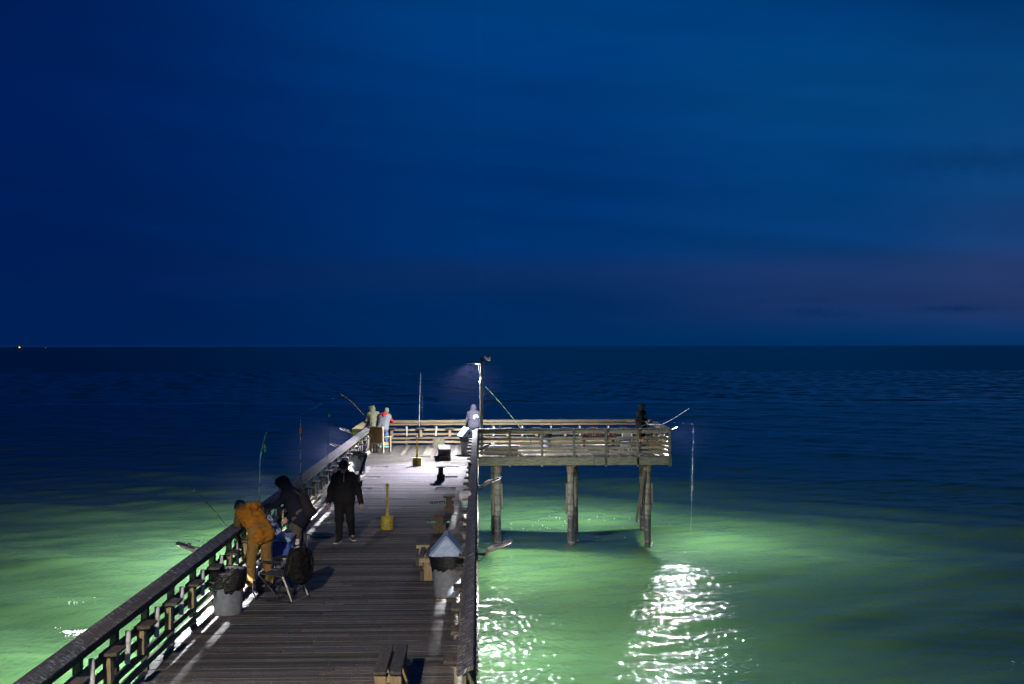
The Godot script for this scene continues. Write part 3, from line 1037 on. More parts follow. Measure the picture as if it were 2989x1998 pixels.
	part("lens", bx(Vector3(0.24, 0.14, 0.012), Vector3(0, 0, -0.036)), M.lens, f)
	var sp := SpotLight3D.new()
	sp.name = "light"
	sp.light_energy = 470.0
	sp.light_color = Color(1.0, 0.95, 0.89)
	sp.light_size = 0.12
	sp.spot_angle = 12.2
	sp.spot_range = 120.0
	sp.spot_angle_attenuation = 0.3
	sp.shadow_enabled = true
	f.add_child(sp)
	sp.position = Vector3(0, 0, -0.06)
	sp.look_at(Vector3(-1.5, 0, -15.5))

# ---------------------------------------------------------------- furniture
func bench_planks(label: String, x0: float, x1: float, n: int, d0: float, d1: float, mats: Array) -> Node3D:
	# slats along the walkway on two plank legs with cheek blocks at the foot
	var cx := (x0 + x1) / 2
	var root := thing("bench", label, "bench", Vector3(cx, 0, -(d0 + d1) / 2), 0.0, "low wooden benches on the pier")
	var w := (x1 - x0) / n
	for i in n:
		part("slat", bx(Vector3(w - 0.035 if n > 1 else w, 0.04, d1 - d0), Vector3(x0 - cx + w * (i + 0.5), 0.43, 0), Basis(), 0.006), mats[i % mats.size()], root)
	for e in [-1.0, 1.0]:
		var z: float = e * ((d1 - d0) / 2 - 0.09)
		var lw := minf(0.15, (x1 - x0) * 0.6)
		if n == 2:
			for s in [-1.0, 1.0]:
				part("leg", bx(Vector3(w - 0.045, 0.41, 0.04), Vector3(s * w * 0.5, 0.205, z)), M.raw[0], root)
			part("crosspiece", bx(Vector3(x1 - x0 - 0.04, 0.1, 0.04), Vector3(0, 0.34, z + e * -0.042)), M.raw[1], root)
		else:
			part("leg", bx(Vector3(lw, 0.41, 0.09), Vector3(0, 0.205, z)), M.raw[0], root)
			part("crosspiece", bx(Vector3(x1 - x0 - 0.05, 0.07, 0.04), Vector3(0, 0.372, z + e * 0.067)), M.raw[1], root)
			for s in [-1.0, 1.0]:
				part("foot_block", bx(Vector3(0.06, 0.18, 0.12), Vector3(s * (lw / 2 + 0.031), 0.09, z)), M.bench[1], root)
	if n == 2:
		part("brace", bx(Vector3(0.04, 0.09, 0.62), Vector3(x1 - cx - 0.06, 0.24, (d1 - d0) / 2 - 0.38), Basis(Vector3.RIGHT, -0.5)), M.raw[2], root)
	return root

func stool(label: String, x: float, d: float, w: float, ln: float, lw: float, turn := 0.0) -> void:
	var root := thing("pedestal_seat", label, "seat", Vector3(x, 0, -d), turn, "wooden pedestal seats along the walkway")
	part("seat_board", bx(Vector3(w * 0.49, 0.04, ln), Vector3(-w * 0.25, 0.425, 0), Basis(), 0.006), M.bench[rng.randi() % 4], root)
	part("seat_board", bx(Vector3(w * 0.49, 0.04, ln), Vector3(w * 0.25, 0.427, 0), Basis(), 0.006), M.bench[rng.randi() % 4], root)
	part("pedestal", bx(Vector3(lw, 0.405, 0.14), Vector3(0, 0.2025, 0.04)), M.shelf[rng.randi() % 4], root)
	for s in [-1.0, 1.0]:
		part("foot_block", bx(Vector3(0.05, 0.19, 0.3), Vector3(s * (lw / 2 + 0.026), 0.095, 0.0)), M.shelf[rng.randi() % 4], root)

func trash_can(label: String, x: float, d: float, h: float, r: float, bag := 0.3, lid := 0, seed_ := 1) -> void:
	var root := thing("trash_can", label, "trash can", Vector3(x, 0, -d), seed_ * 0.7, "grey bins on the pier")
	part("body", lt([Vector2(0, 0.004), Vector2(r * 0.84, 0.004), Vector2(r * 0.86, 0.03), Vector2(r * 0.97, h - 0.06), Vector2(r, h - 0.05), Vector2(r * 1.03, h), Vector2(r * 0.98, h), Vector2(r * 0.92, h - 0.1), Vector2(r * 0.85, 0.05)], 36), M.can, root)
	for s in [-1.0, 1.0]:
		part("handle", tb([Vector3(s * r * 0.97, h - 0.16, -0.07), Vector3(s * (r * 0.97 + 0.04), h - 0.17, -0.05), Vector3(s * (r * 0.97 + 0.04), h - 0.17, 0.05), Vector3(s * r * 0.97, h - 0.16, 0.07)], [0.013], 6), M.can, root)
	var fn := FastNoiseLite.new()
	fn.seed = seed_
	fn.frequency = 1.0
	var wob := func(a: float, i: int) -> Vector2:
		var c := Vector3(cos(a) * 1.4, i * 0.55, sin(a) * 1.4)
		var f := [0.006, 0.012, 0.018, 0.022, 0.024, 0.02, 0.014, 0.01, 0.006, 0.006, 0.006]
		var fold := 0.003 * sin(a * 19.0 + 3.0 * fn.get_noise_3d(c.x, c.y, c.z)) + 0.002 * sin(a * 31.0)
		return Vector2(f[i] * (fn.get_noise_3d(c.x * 2.0, c.y, c.z * 2.0) + 0.5) + fold, (0.1 * fn.get_noise_3d(c.x * 1.3 + 9.0, 0, c.z * 1.3) if i == 0 else 0.015 * fn.get_noise_3d(c.x * 2.0, c.y + 4.0, c.z * 2.0)))
	var prof := [Vector2(r * 0.99, h - bag), Vector2(r * 1.04, h - bag * 0.82), Vector2(r * 1.06, h - bag * 0.6), Vector2(r * 1.08, h - bag * 0.38), Vector2(r * 1.1, h - bag * 0.16), Vector2(r * 1.09, h - 0.01), Vector2(r * 1.06, h + 0.012), Vector2(r * 1.0, h + 0.006), Vector2(r * 0.92, h - 0.05), Vector2(r * 0.8, h - 0.2), Vector2(0.0, h - 0.26)]
	part("bag", lt(prof, 72, Transform3D(), wob), M.bag, root)
	if lid == 0:
		# a loose flap of the bag hanging on the outside
		var fl := MB.new()
		fl.flesh([[Vector3(-0.06, h - bag - 0.01, r * 0.95), Vector3(0.09, h - bag + 0.02, r * 0.93), 0.035, 0.03], [Vector3(0.02, h - bag - 0.06, r * 0.94), Vector3(0.04, h - bag, r * 0.96), 0.022, 0.03]], 0.012, 0.03, 0.02, seed_)
		part("bag_flap", fl, M.bag, root, Transform3D(Basis(Vector3.UP, -seed_ * 0.7 + 0.35), Vector3.ZERO))
	else:
		# a gabled board lid: two gable ends, two roof panels
		var g := Node3D.new()
		g.name = "gabled_lid"
		root.add_child(g)
		g.rotation.y = -seed_ * 0.7 + (0.0 if lid == 1 else 0.35)
		var hw := 0.262
		var ht := 0.31
		var dp := 0.29
		var y0 := h + 0.015
		for e in [-1.0, 1.0]:
			var m := MB.new()
			var f: float = e * dp
			var b: float = e * (dp - 0.02)
			var pts := [Vector2(-hw, y0), Vector2(hw, y0), Vector2(0, y0 + ht)]
			m.flat(Vector3(pts[0].x, pts[0].y, f), Vector3(pts[1].x, pts[1].y, f), Vector3(pts[2].x, pts[2].y, f), Vector3(0, 0, e))
			m.flat(Vector3(pts[0].x, pts[0].y, b), Vector3(pts[1].x, pts[1].y, b), Vector3(pts[2].x, pts[2].y, b), Vector3(0, 0, -e))
			for k in 3:
				var p: Vector2 = pts[k]
				var q: Vector2 = pts[(k + 1) % 3]
				var o := (p + q) / 2 - Vector2(0, y0 + ht * 0.33)
				m.quad(Vector3(p.x, p.y, f), Vector3(q.x, q.y, f), Vector3(q.x, q.y, b), Vector3(p.x, p.y, b), Vector3(o.x, o.y, 0))
			var gable := part("gable", m, M.lid, g)
			if e > 0 and lid == 2:
				part("hole", lt([Vector2(0, 0), Vector2(0.045, 0), Vector2(0.045, 0.004), Vector2(0, 0.004)], 16, Transform3D(Basis(Vector3.RIGHT, PI / 2), Vector3(0, y0 + 0.13, dp + 0.0005))), M.black, gable)
		for s in [-1.0, 1.0]:
			var slope := Vector2(hw, -ht).normalized()
			var ln := Vector2(hw, ht).length() + 0.02
			var bas := Basis(Vector3(s * slope.x, slope.y, 0), Vector3(s * -slope.y, slope.x, 0), Vector3(0, 0, s))
			var mid := Vector3(s * (hw / 2 + 0.012), y0 + ht / 2 + 0.016, 0)
			var pn := part("roof_panel", bx(Vector3(ln, 0.018, dp * 2 + 0.03), Vector3.ZERO, Basis(), 0.003), M.lid, g, Transform3D(bas, mid))
			if lid == 2:
				for z in [-0.1, 0.02]:
					part("slot", bx(Vector3(0.13, 0.004, 0.03), Vector3(0.06, 0.0105, z), Basis(), 0.001), M.black, pn)
				part("orange_mark", bx(Vector3(0.06, 0.003, 0.1), Vector3(-0.12, 0.0105, 0.12), Basis(), 0.001), mat(Color(0.6, 0.25, 0.04), 0.7), pn)
		part("strap", bx(Vector3(0.065, 0.11, 0.012), Vector3(0, y0 - 0.05, dp - 0.03), Basis(Vector3.RIGHT, 0.1)), M.lid, g)
		part("base_board", bx(Vector3(hw * 1.9, 0.02, dp * 1.9), Vector3(0, y0 - 0.002, 0)), M.lid, g)

func ash_post(label: String, x: float, d: float, emblem: bool, turn: float) -> void:
	var root := thing("ash_receptacle", label, "ash can", Vector3(x, 0, -d), turn, "yellow cigarette receptacles on the deck")
	part("base", lt([Vector2(0, 0.003), Vector2(0.15, 0.003), Vector2(0.152, 0.05), Vector2(0.15, 0.285), Vector2(0.143, 0.295), Vector2(0, 0.296)], 28), M.yellow, root)
	part("neck", lt([Vector2(0.062, 0.294), Vector2(0.06, 0.3), Vector2(0.045, 0.345), Vector2(0.033, 0.4), Vector2(0.027, 0.48), Vector2(0.024, 0.87), Vector2(0.026, 0.875)], 16), M.yellow, root)
	part("head", lt([Vector2(0.026, 0.87), Vector2(0.036, 0.875), Vector2(0.036, 0.895), Vector2(0.025, 0.9), Vector2(0.025, 0.945), Vector2(0.036, 0.95), Vector2(0.036, 0.965), Vector2(0.026, 0.97), Vector2(0.038, 0.99), Vector2(0.043, 1.015), Vector2(0.036, 1.042), Vector2(0.018, 1.056), Vector2(0.0, 1.06)], 16), M.yellow, root)
	if emblem:
		# a raised round badge between two moulded bands
		for y in [0.075, 0.165]:
			part("moulded_band", lt([Vector2(0.1515, y), Vector2(0.1535, y + 0.002), Vector2(0.1535, y + 0.01), Vector2(0.1515, y + 0.012)], 28), M.ink, root)
		var bd := part("badge", lt([Vector2(0.0, 0.012), Vector2(0.082, 0.012), Vector2(0.088, 0.009), Vector2(0.09, 0.0)], 24, Transform3D(Basis(Vector3.RIGHT, PI / 2), Vector3(0, 0.122, 0.142))), M.yellow, root)
		part("badge_ring", lt([Vector2(0.08, 0.0), Vector2(0.08, 0.003), Vector2(0.074, 0.003), Vector2(0.074, 0.0)], 24, Transform3D(Basis(Vector3.RIGHT, PI / 2), Vector3(0, 0.122, 0.1535))), M.ink, bd)
		words("Smoker's", 0.032, M.ink, root, Transform3D(Basis(Vector3.BACK, 0.15), Vector3(0, 0.112, 0.1545)))
	else:
		words("Smoker's", 0.05, M.ink, root, Transform3D(Basis(), Vector3(0, 0.175, 0.151)))
		words("CEASE", 0.04, M.ink, root, Transform3D(Basis(), Vector3(0, 0.125, 0.151)))
		part("print_line", bx(Vector3(0.13, 0.006, 0.004), Vector3(0.0, 0.085, 0.1525), Basis(), 0.0), M.ink, root)

func words(text: String, size: float, m: Material, parent: Node3D, xf: Transform3D) -> void:
	var t := TextMesh.new()
	var f := SystemFont.new()
	f.font_names = PackedStringArray(["Droid Serif"])
	t.font = f
	t.text = text
	t.font_size = 32
	t.pixel_size = size / 32.0
	t.depth = 0.004
	var o := MeshInstance3D.new()
	o.name = "lettering"
	o.mesh = t
	o.material_override = m
	o.transform = xf
	parent.add_child(o, true)

func make_furniture() -> void:
	bench_planks("two-plank bench on pale plank legs, alone on the near deck", -1.237, -0.877, 2, 12.94, 14.16, [M.bench[0], M.bench[2]])
	bench_planks("three-slat bench with a yellowish leg beside the bin with the plain gabled lid", -1.09, -0.73, 3, 20.04, 20.95, [M.bench[1], M.bench[3]])
	bench_planks("single-board bench just behind the three-slat bench", -1.22, -0.92, 1, 21.4, 22.1, [M.bench[2]])
	stool("dark pedestal seat between the near yellow ash post and the railing bucket", -0.885, 25.25, 0.26, 0.46, 0.18)
	stool("pedestal seat with a pale front post, beside the white bucket's railing", -0.75, 28.25, 0.29, 0.46, 0.15)
	stool("pedestal seat in dark shade throwing a black shadow on the bright boards", -1.19, 35.15, 0.31, 0.44, 0.15, 0.04)
	# long low bench with an open frame end
	var b := thing("bench", "long low bench with an open box-frame end on the bright boards", "bench", Vector3(-1.29, 0, -42.0), 0.06, "low wooden benches on the pier")
	for i in 3:
		part("slat", bx(Vector3(0.14, 0.04, 1.95), Vector3(-0.145 + 0.145 * i, 0.4, 0)), M.bench[i], b)
	for e in [-1.0, 1.0]:
		for s in [-1.0, 1.0]:
			part("leg", bx(Vector3(0.07, 0.38, 0.09), Vector3(s * 0.175, 0.19, e * 0.88)), M.shelf[0], b)
		part("stretcher", bx(Vector3(0.42, 0.16, 0.04), Vector3(0, 0.08, e * 0.945)), M.shelf[1], b)
		part("crosspiece", bx(Vector3(0.42, 0.05, 0.04), Vector3(0, 0.352, e * 0.945)), M.shelf[2], b)
	# bench seen from its boarded end at the seaward railing
	var c := thing("bench", "short bench with a grey-green boarded end at the seaward railing", "bench", Vector3(-1.62, 0, -46.45), 0.0, "low wooden benches on the pier")
	part("end_panel", bx(Vector3(0.22, 0.42, 0.05), Vector3(-0.1, 0.21, 0.2)), M.beam[0], c)
	part("end_panel", bx(Vector3(0.17, 0.42, 0.05), Vector3(0.097, 0.21, 0.203)), M.beam[1], c)
	part("end_panel", bx(Vector3(0.4, 0.38, 0.05), Vector3(0, 0.19, -0.2)), M.beam[2], c)
	part("seat_board", bx(Vector3(0.36, 0.04, 0.36), Vector3(0, 0.4, 0)), M.bench[0], c)
	part("side_post", bx(Vector3(0.06, 0.4, 0.12), Vector3(-0.25, 0.2, 0.18)), M.shelf[3], c)
	# bench on the left, mostly behind the walking man
	var lb := bench_planks("low bench against the railing behind the walking man in black", -3.82, -3.42, 3, 32.6, 33.75, [M.bench[0], M.rail[1]])
	var rc := thing("rod_case", "black rod case propped on the bench behind the walking man", "case", Vector3(-3.45, 0.452, -33.0))
	part("tube", tb([Vector3(-0.02, 0.0, 0.1), Vector3(0.13, 0.5, -0.1)], [0.05, 0.045], 10), M.gloss, rc)
	part("end_cap", tb([Vector3(0.128, 0.495, -0.098), Vector3(0.14, 0.54, -0.116)], [0.052, 0.05], 10), M.black, rc)
	# big wooden chair with a plywood back
	var ch := thing("wooden_chair", "large home-made wooden chair with a brown plywood back", "chair", Vector3(-3.95, 0, -44.35), -0.5)
	part("back_panel", bx(Vector3(0.2, 0.62, 0.02), Vector3(-0.2, 0.7, 0.2), Basis(Vector3.RIGHT, 0.08)), M.ply[0], ch)
	part("back_panel", bx(Vector3(0.41, 0.62, 0.02), Vector3(0.11, 0.7, 0.2), Basis(Vector3.RIGHT, 0.08)), M.ply[1], ch)
	part("top_rail", bx(Vector3(0.68, 0.04, 0.08), Vector3(0, 1.02, 0.225)), M.raw[0], ch)
	for s in [-1.0, 1.0]:
		part("leg", bx(Vector3(0.07, 1.02, 0.09), Vector3(s * 0.3, 0.51, 0.16), Basis(Vector3.RIGHT, 0.04)), M.raw[1], ch)
		part("leg", bx(Vector3(0.07, 0.6, 0.09), Vector3(s * 0.3, 0.3, -0.36)), M.raw[0], ch)
		part("armrest", bx(Vector3(0.11, 0.035, 0.68), Vector3(s * 0.3, 0.62, -0.14)), M.raw[2], ch)
		part("side_rail", bx(Vector3(0.035, 0.1, 0.5), Vector3(s * 0.25, 0.33, -0.1)), M.raw[0], ch)
		part("centre_strut", bx(Vector3(0.06, 0.9, 0.035), Vector3(s * 0.02 - 0.1, 0.46, 0.245), Basis(Vector3.RIGHT, 0.08)), M.ply[0], ch) if s > 0 else null
	for i in 4:
		part("seat_slat", bx(Vector3(0.56, 0.03, 0.125), Vector3(0, 0.395, -0.3 + 0.135 * i)), M.raw[i % 3], ch)
	# bins
	trash_can("grey bin with a black bag and loose flap beside the rocker chair", -3.95, 17.78, 0.69, 0.255, 0.29, 0, 1)
	trash_can("grey bin with a black bag behind the person in the navy hood", -3.93, 24.35, 0.72, 0.25, 0.24, 0, 2)
	trash_can("grey bin with a shiny dark bag at the lit railing behind the walking man", -3.98, 37.3, 0.68, 0.265, 0.16, 0, 3)
	trash_can("grey bin with a plain blue-grey gabled lid by the walkway railing", -0.54, 18.88, 0.7, 0.255, 0.24, 1, 0)
	trash_can("grey bin whose gabled lid has a round hole, at the lamp post", -0.47, 43.0, 0.72, 0.235, 0.2, 2, 0)
	trash_can("dark bin with a black bag on the platform beyond the near railing", 2.72, 45.4, 0.72, 0.22, 0.26, 0, 5)
	# ash receptacles
	ash_post("yellow ash post with a round raised badge, on the dark near deck", -2.1, 25.8, true, 0.0)
	ash_post("yellow ash post with dark print on its base, on the bright boards", -2.16, 39.35, false, 0.0)
	# platform furniture behind the near railing
	var box := thing("storage_bench", "long dark board-sided bench behind the platform's near railing", "bench", Vector3(0.86, 0, -43.2))
	for y in [0.075, 0.225]:
		part("side_board", bx(Vector3(1.3, 0.145, 0.04), Vector3(0, y + 0.02, 0.2)), M.shelf[1], box)
		part("side_board", bx(Vector3(1.3, 0.145, 0.04), Vector3(0, y + 0.02, -0.2)), M.shelf[2], box)
	for s in [-1.0, 1.0]:
		part("end_board", bx(Vector3(0.04, 0.3, 0.36), Vector3(s * 0.629, 0.155, 0)), M.shelf[0], box)
	for i in 3:
		part("seat_board", bx(Vector3(1.34, 0.035, 0.14), Vector3(0, 0.335, -0.147 + 0.147 * i)), M.bench[i], box)
	var rb := thing("slatted_bench", "dark red bench with a vertical-slat back on the platform", "bench", Vector3(4.9, 0, -45.7), PI)
	for i in 15:
		part("back_slat", bx(Vector3(0.06, 0.42, 0.02), Vector3(-0.63 + 0.09 * i, 0.6, 0.24), Basis(Vector3.RIGHT, 0.12)), M.red[i % 2], rb)
	part("back_rail", bx(Vector3(1.36, 0.06, 0.03), Vector3(0, 0.45, 0.25)), M.red[0], rb)
	for i in 4:
		part("seat_slat", bx(Vector3(1.36, 0.025, 0.1), Vector3(0, 0.38, -0.22 + 0.112 * i)), M.red[i % 2], rb)
	for s in [-1.0, 1.0]:
		for z in [-0.2, 0.2]:
			part("leg", bx(Vector3(0.07, 0.37, 0.07), Vector3(s * 0.6, 0.185, z)), M.red[1], rb)
		part("armrest", bx(Vector3(0.08, 0.03, 0.5), Vector3(s * 0.66, 0.58, -0.02)), M.red[0], rb)
		part("arm_post", bx(Vector3(0.05, 0.2, 0.05), Vector3(s * 0.66, 0.475, -0.22)), M.red[1], rb)
	var eb := thing("bench", "plain brown bench beside the person in the dark hoodie", "bench", Vector3(6.95, 0, -44.6), 0.0, "low wooden benches on the pier")
	for i in 3:
		part("slat", bx(Vector3(0.12, 0.035, 1.2), Vector3(-0.13 + 0.13 * i, 0.4, 0)), M.ply[i % 2], eb)
	for e in [-1.0, 1.0]:
		part("leg", bx(Vector3(0.34, 0.38, 0.06), Vector3(0, 0.19, e * 0.5)), M.ply[0], eb)

# ---------------------------------------------------------------- people
# A figure's joints in its own frame: feet on y = 0, facing -z, right hand towards +x.
func joints() -> Dictionary:
	return {
		"hips": Vector3(0, 0.94, 0), "neck": Vector3(0, 1.46, 0.01), "head": Vector3(0, 1.615, -0.015),
		"shoulder_r": Vector3(0.185, 1.4, 0.0), "elbow_r": Vector3(0.24, 1.12, 0.03), "wrist_r": Vector3(0.25, 0.87, -0.05),
		"shoulder_l": Vector3(-0.185, 1.4, 0.0), "elbow_l": Vector3(-0.24, 1.12, 0.03), "wrist_l": Vector3(-0.25, 0.87, -0.05),
		"hip_r": Vector3(0.095, 0.9, 0), "knee_r": Vector3(0.11, 0.49, -0.02), "ankle_r": Vector3(0.12, 0.085, 0.03), "toe_r": Vector3(0.15, 0.03, -0.15),
		"hip_l": Vector3(-0.095, 0.9, 0), "knee_l": Vector3(-0.11, 0.49, -0.02), "ankle_l": Vector3(-0.12, 0.085, 0.03), "toe_l": Vector3(-0.15, 0.03, -0.15),
	}

func torso_bones(j: Dictionary, g: float, low := 0.0) -> Array:
	var across: Vector3 = (j.shoulder_r - j.shoulder_l).normalized()
	var spine: Vector3 = j.neck - j.hips
	var up := spine.normalized()
	var b := []
	var p0: Vector3 = j.hips - up * low
	for s in [-1.0, 1.0]:
		b.append([p0 + across * s * 0.075, j.hips + spine * 0.45 + across * s * 0.06, 0.11 + g, 0.1 + g])
		b.append([j.hips + spine * 0.45 + across * s * 0.06, j.hips + spine * 0.78 + across * s * 0.085, 0.1 + g, 0.11 + g])
		b.append([j.hips + spine * 0.85 + across * s * 0.04, (j.shoulder_r if s > 0 else j.shoulder_l) as Vector3, 0.09 + g * 0.7, 0.062 + g * 0.6])
	return b

func arm_bones(j: Dictionary, s: String, g: float) -> Array:
	return [[j["shoulder_" + s], j["elbow_" + s], 0.055 + g, 0.044 + g], [j["elbow_" + s], j["wrist_" + s], 0.044 + g, 0.031 + g]]

func leg_bones(j: Dictionary, s: String, g: float) -> Array:
	return [[j["hip_" + s], j["knee_" + s], 0.09 + g, 0.06 + g], [j["knee_" + s], j["ankle_" + s], 0.06 + g, 0.042 + g]]

func hand_bones(w: Vector3, dir: Vector3, palm: Vector3, thumb_side: Vector3, curl: float) -> Array:
	# palm, four unequal fingers of three bones and a thumb that leaves the side of the palm
	var b := []
	b.append([w, w + dir * 0.045, 0.026, 0.025])
	for k in 4:
		var o := thumb_side * (0.028 - 0.019 * k)
		var root := w + dir * (0.08 - 0.004 * absf(k - 1.2)) + o
		b.append([w + dir * 0.02 + o * 0.7, root, 0.017, 0.0135])
		var ln: float = [0.07, 0.078, 0.072, 0.056][k]
		var d0 := (dir + palm * curl * 0.6).normalized()
		var d1 := (dir + palm * curl * 1.5).normalized()
		var d2 := (dir * (1.0 - curl * 0.5) + palm * curl * 2.4).normalized()
		var p1 := root + d0 * ln * 0.45
		var p2 := p1 + d1 * ln * 0.32
		b.append([root, p1, 0.0105, 0.0095])
		b.append([p1, p2, 0.0095, 0.0088])
		b.append([p2, p2 + d2 * ln * 0.28, 0.0088, 0.0075])
	var t0 := w + dir * 0.03 + thumb_side * 0.027
	var t1 := t0 + (dir * 0.6 + thumb_side * 0.7 + palm * 0.45).normalized() * 0.042
	b.append([w + dir * 0.015 + thumb_side * 0.012, t0, 0.017, 0.016])
	b.append([t0, t1, 0.014, 0.012])
	b.append([t1, t1 + (dir * 0.9 + thumb_side * 0.25 + palm * 0.5).normalized() * 0.032, 0.0118, 0.0095])
	return b

func head_bones() -> Array:
	# in the head's frame: origin at the middle of the head, face towards -z
	return [
		[Vector3(0, 0.03, 0.03), Vector3(0, 0.035, -0.02), 0.085, 0.08], [Vector3(-0.02, 0.01, 0), Vector3(0.02, 0.01, 0), 0.082, 0.082],
		[Vector3(0, -0.045, -0.02), Vector3(0, -0.07, -0.045), 0.066, 0.052], [Vector3(-0.022, -0.095, -0.062), Vector3(0.022, -0.095, -0.062), 0.024, 0.024],
		[Vector3(-0.034, 0.022, -0.082), Vector3(0.034, 0.022, -0.082), 0.017, 0.017], [Vector3(0, 0.008, -0.094), Vector3(0, -0.03, -0.114), 0.009, 0.013],
		[Vector3(-0.013, -0.034, -0.1), Vector3(0.013, -0.034, -0.1), 0.0105, 0.0105], [Vector3(-0.022, -0.062, -0.09), Vector3(0.022, -0.062, -0.09), 0.0095, 0.0095],
		[Vector3(-0.042, -0.022, -0.068), Vector3(-0.03, -0.035, -0.072), 0.024, 0.022], [Vector3(0.042, -0.022, -0.068), Vector3(0.03, -0.035, -0.072), 0.024, 0.022],
		[Vector3(-0.088, 0.012, 0.008), Vector3(-0.085, -0.025, 0.0), 0.016, 0.011], [Vector3(0.088, 0.012, 0.008), Vector3(0.085, -0.025, 0.0), 0.016, 0.011],
		[Vector3(0, -0.05, 0.03), Vector3(0, -0.13, 0.03), 0.06, 0.056],
	]

# c: at, turn, j (changed joints), girth, cell, look (head turn as Basis), jacket/trousers/shoes materials, palm data, hood/hat ...
func person(label: String, c: Dictionary) -> Node3D:
	var root := thing("person", label, "person", c.at, c.turn)
	var j := joints()
	for k in c.get("j", {}):
		j[k] = c.j[k]
	var g: float = c.get("girth", 0.0)
	var cell: float = c.get("cell", 0.024)
	var look: Basis = c.get("look", Basis())
	var hx := Transform3D(look, j.head)
	var sd: int = c.get("seed", 1)
	# the body: torso, limbs, neck, head and hands in one mesh
	var bones := torso_bones(j, g * 0.6)
	for s in ["l", "r"]:
		bones += arm_bones(j, s, 0.0)
		bones += leg_bones(j, s, 0.0)
		bones.append([j["ankle_" + s], j["toe_" + s], 0.038, 0.026])
	bones.append([j.neck - Vector3(0, 0.04, 0), hx * Vector3(0, -0.07, 0.02), 0.065, 0.055])
	var body := MB.new()
	body.flesh(bones, 0.034, 0.06)
	body.flesh(head_bones(), c.get("head_cell", 0.012), 0.02, 0.0, 1, hx)
	for s in ["l", "r"]:
		var w: Vector3 = j["wrist_" + s]
		var h: Array = c.get("hand_" + s, [(w - j["elbow_" + s]).normalized(), Vector3(-1 if s == "r" else 1, 0, 0), Vector3(0, 0, -1), 0.35])
		var dir: Vector3 = h[0].normalized()
		var palm: Vector3 = (h[1] - dir * dir.dot(h[1])).normalized()
		var th: Vector3 = (h[2] - dir * dir.dot(h[2]) - palm * palm.dot(h[2])).normalized()
		body.flesh(hand_bones(w, dir, palm, th, h[3]), c.get("hand_cell", 0.007), 0.012)
	part("body", body, M.skin, root)
	for s in [-1.0, 1.0]:
		var e := MB.new()
		e.sphere(Vector3(s * 0.033, 0.004, -0.083), Vector3(0.012, 0.0075, 0.01), 8)
		part("eye", e, M.hair, root, hx)
	# trousers
	var tg: float = c.get("leg_loose", 0.022)
	var tr := [[j.hip_l + Vector3(0, 0.08, 0), j.hip_r + Vector3(0, 0.08, 0), 0.12 + g * 0.7, 0.12 + g * 0.7], [j.hip_l, j.hip_r, 0.105 + g * 0.7, 0.105 + g * 0.7]]
	for s in ["l", "r"]:
		var k: Vector3 = j["knee_" + s]
		var an: Vector3 = j["ankle_" + s]
		tr.append([j["hip_" + s], k, 0.09 + tg + g * 0.3, 0.062 + tg])
		tr.append([k, an.lerp(k, 0.06 if not c.get("shorts", false) else 0.9), 0.062 + tg, 0.05 + tg * 0.75])
	var tm := MB.new()
	tm.flesh(tr, cell, 0.045, 0.016, sd + 3)
	part("trousers", tm, c.trousers, root)
	# jacket: torso and sleeves
	var jg: float = c.get("loose", 0.03) + g
	var jb := torso_bones(j, jg, c.get("hem", 0.05))
	if c.get("sleeves", true):
		for s in ["l", "r"]:
			jb += arm_bones(j, s, c.get("sleeve_loose", 0.016))
	jb.append([j.neck - Vector3(0, 0.05, 0), j.neck.lerp(hx * Vector3(0, -0.08, 0.02), 0.45), 0.085, 0.078])
	var jm := MB.new()
	jm.flesh(jb, cell, 0.05, c.get("fold", 0.02), sd + 7)
	part(c.get("jacket_name", "jacket"), jm, c.jacket, root)
	if not c.get("sleeves", true):
		for s in ["l", "r"]:
			var sl := MB.new()
			sl.flesh([[j["shoulder_" + s], j["elbow_" + s], 0.075, 0.062], [j["elbow_" + s], j["wrist_" + s], 0.062, 0.042]], cell, 0.03, 0.016, sd + 5)
			part("sleeve", sl, c.sleeve_mat, root)
	for s in ["l", "r"]:
		var a: Vector3 = j["ankle_" + s]
		var t: Vector3 = j["toe_" + s]
		var sh := MB.new()
		var heel := Vector3(a.x, t.y + 0.012, a.z) + (a - t).slide(Vector3.UP).normalized() * 0.045
		sh.flesh([[heel, t, 0.042, 0.038], [a + Vector3(0, -0.01, 0), t.lerp(heel, 0.55) + Vector3(0, 0.03, 0), 0.05, 0.04], [a + Vector3(0, c.get("boot", 0.0), 0), a, 0.05, 0.05], [t + (t - heel).normalized() * 0.02, t, 0.033, 0.036]], 0.014, 0.03)
		var so := part("shoe", sh, c.shoes, root)
		var sm := MB.new()
		var f := (t - heel).slide(Vector3.UP).normalized()
		var y0 := minf(t.y, heel.y) - 0.034
		sm.box(Vector3(0.085, 0.024, (t - heel).length() + 0.1), Transform3D(Basis(Vector3.UP.cross(-f).normalized(), Vector3.UP, -f), Vector3((t.x + heel.x) / 2, y0 + 0.012, (t.z + heel.z) / 2) + f * 0.01), 0.011)
		part("sole", sm, c.get("sole", M.black), so)
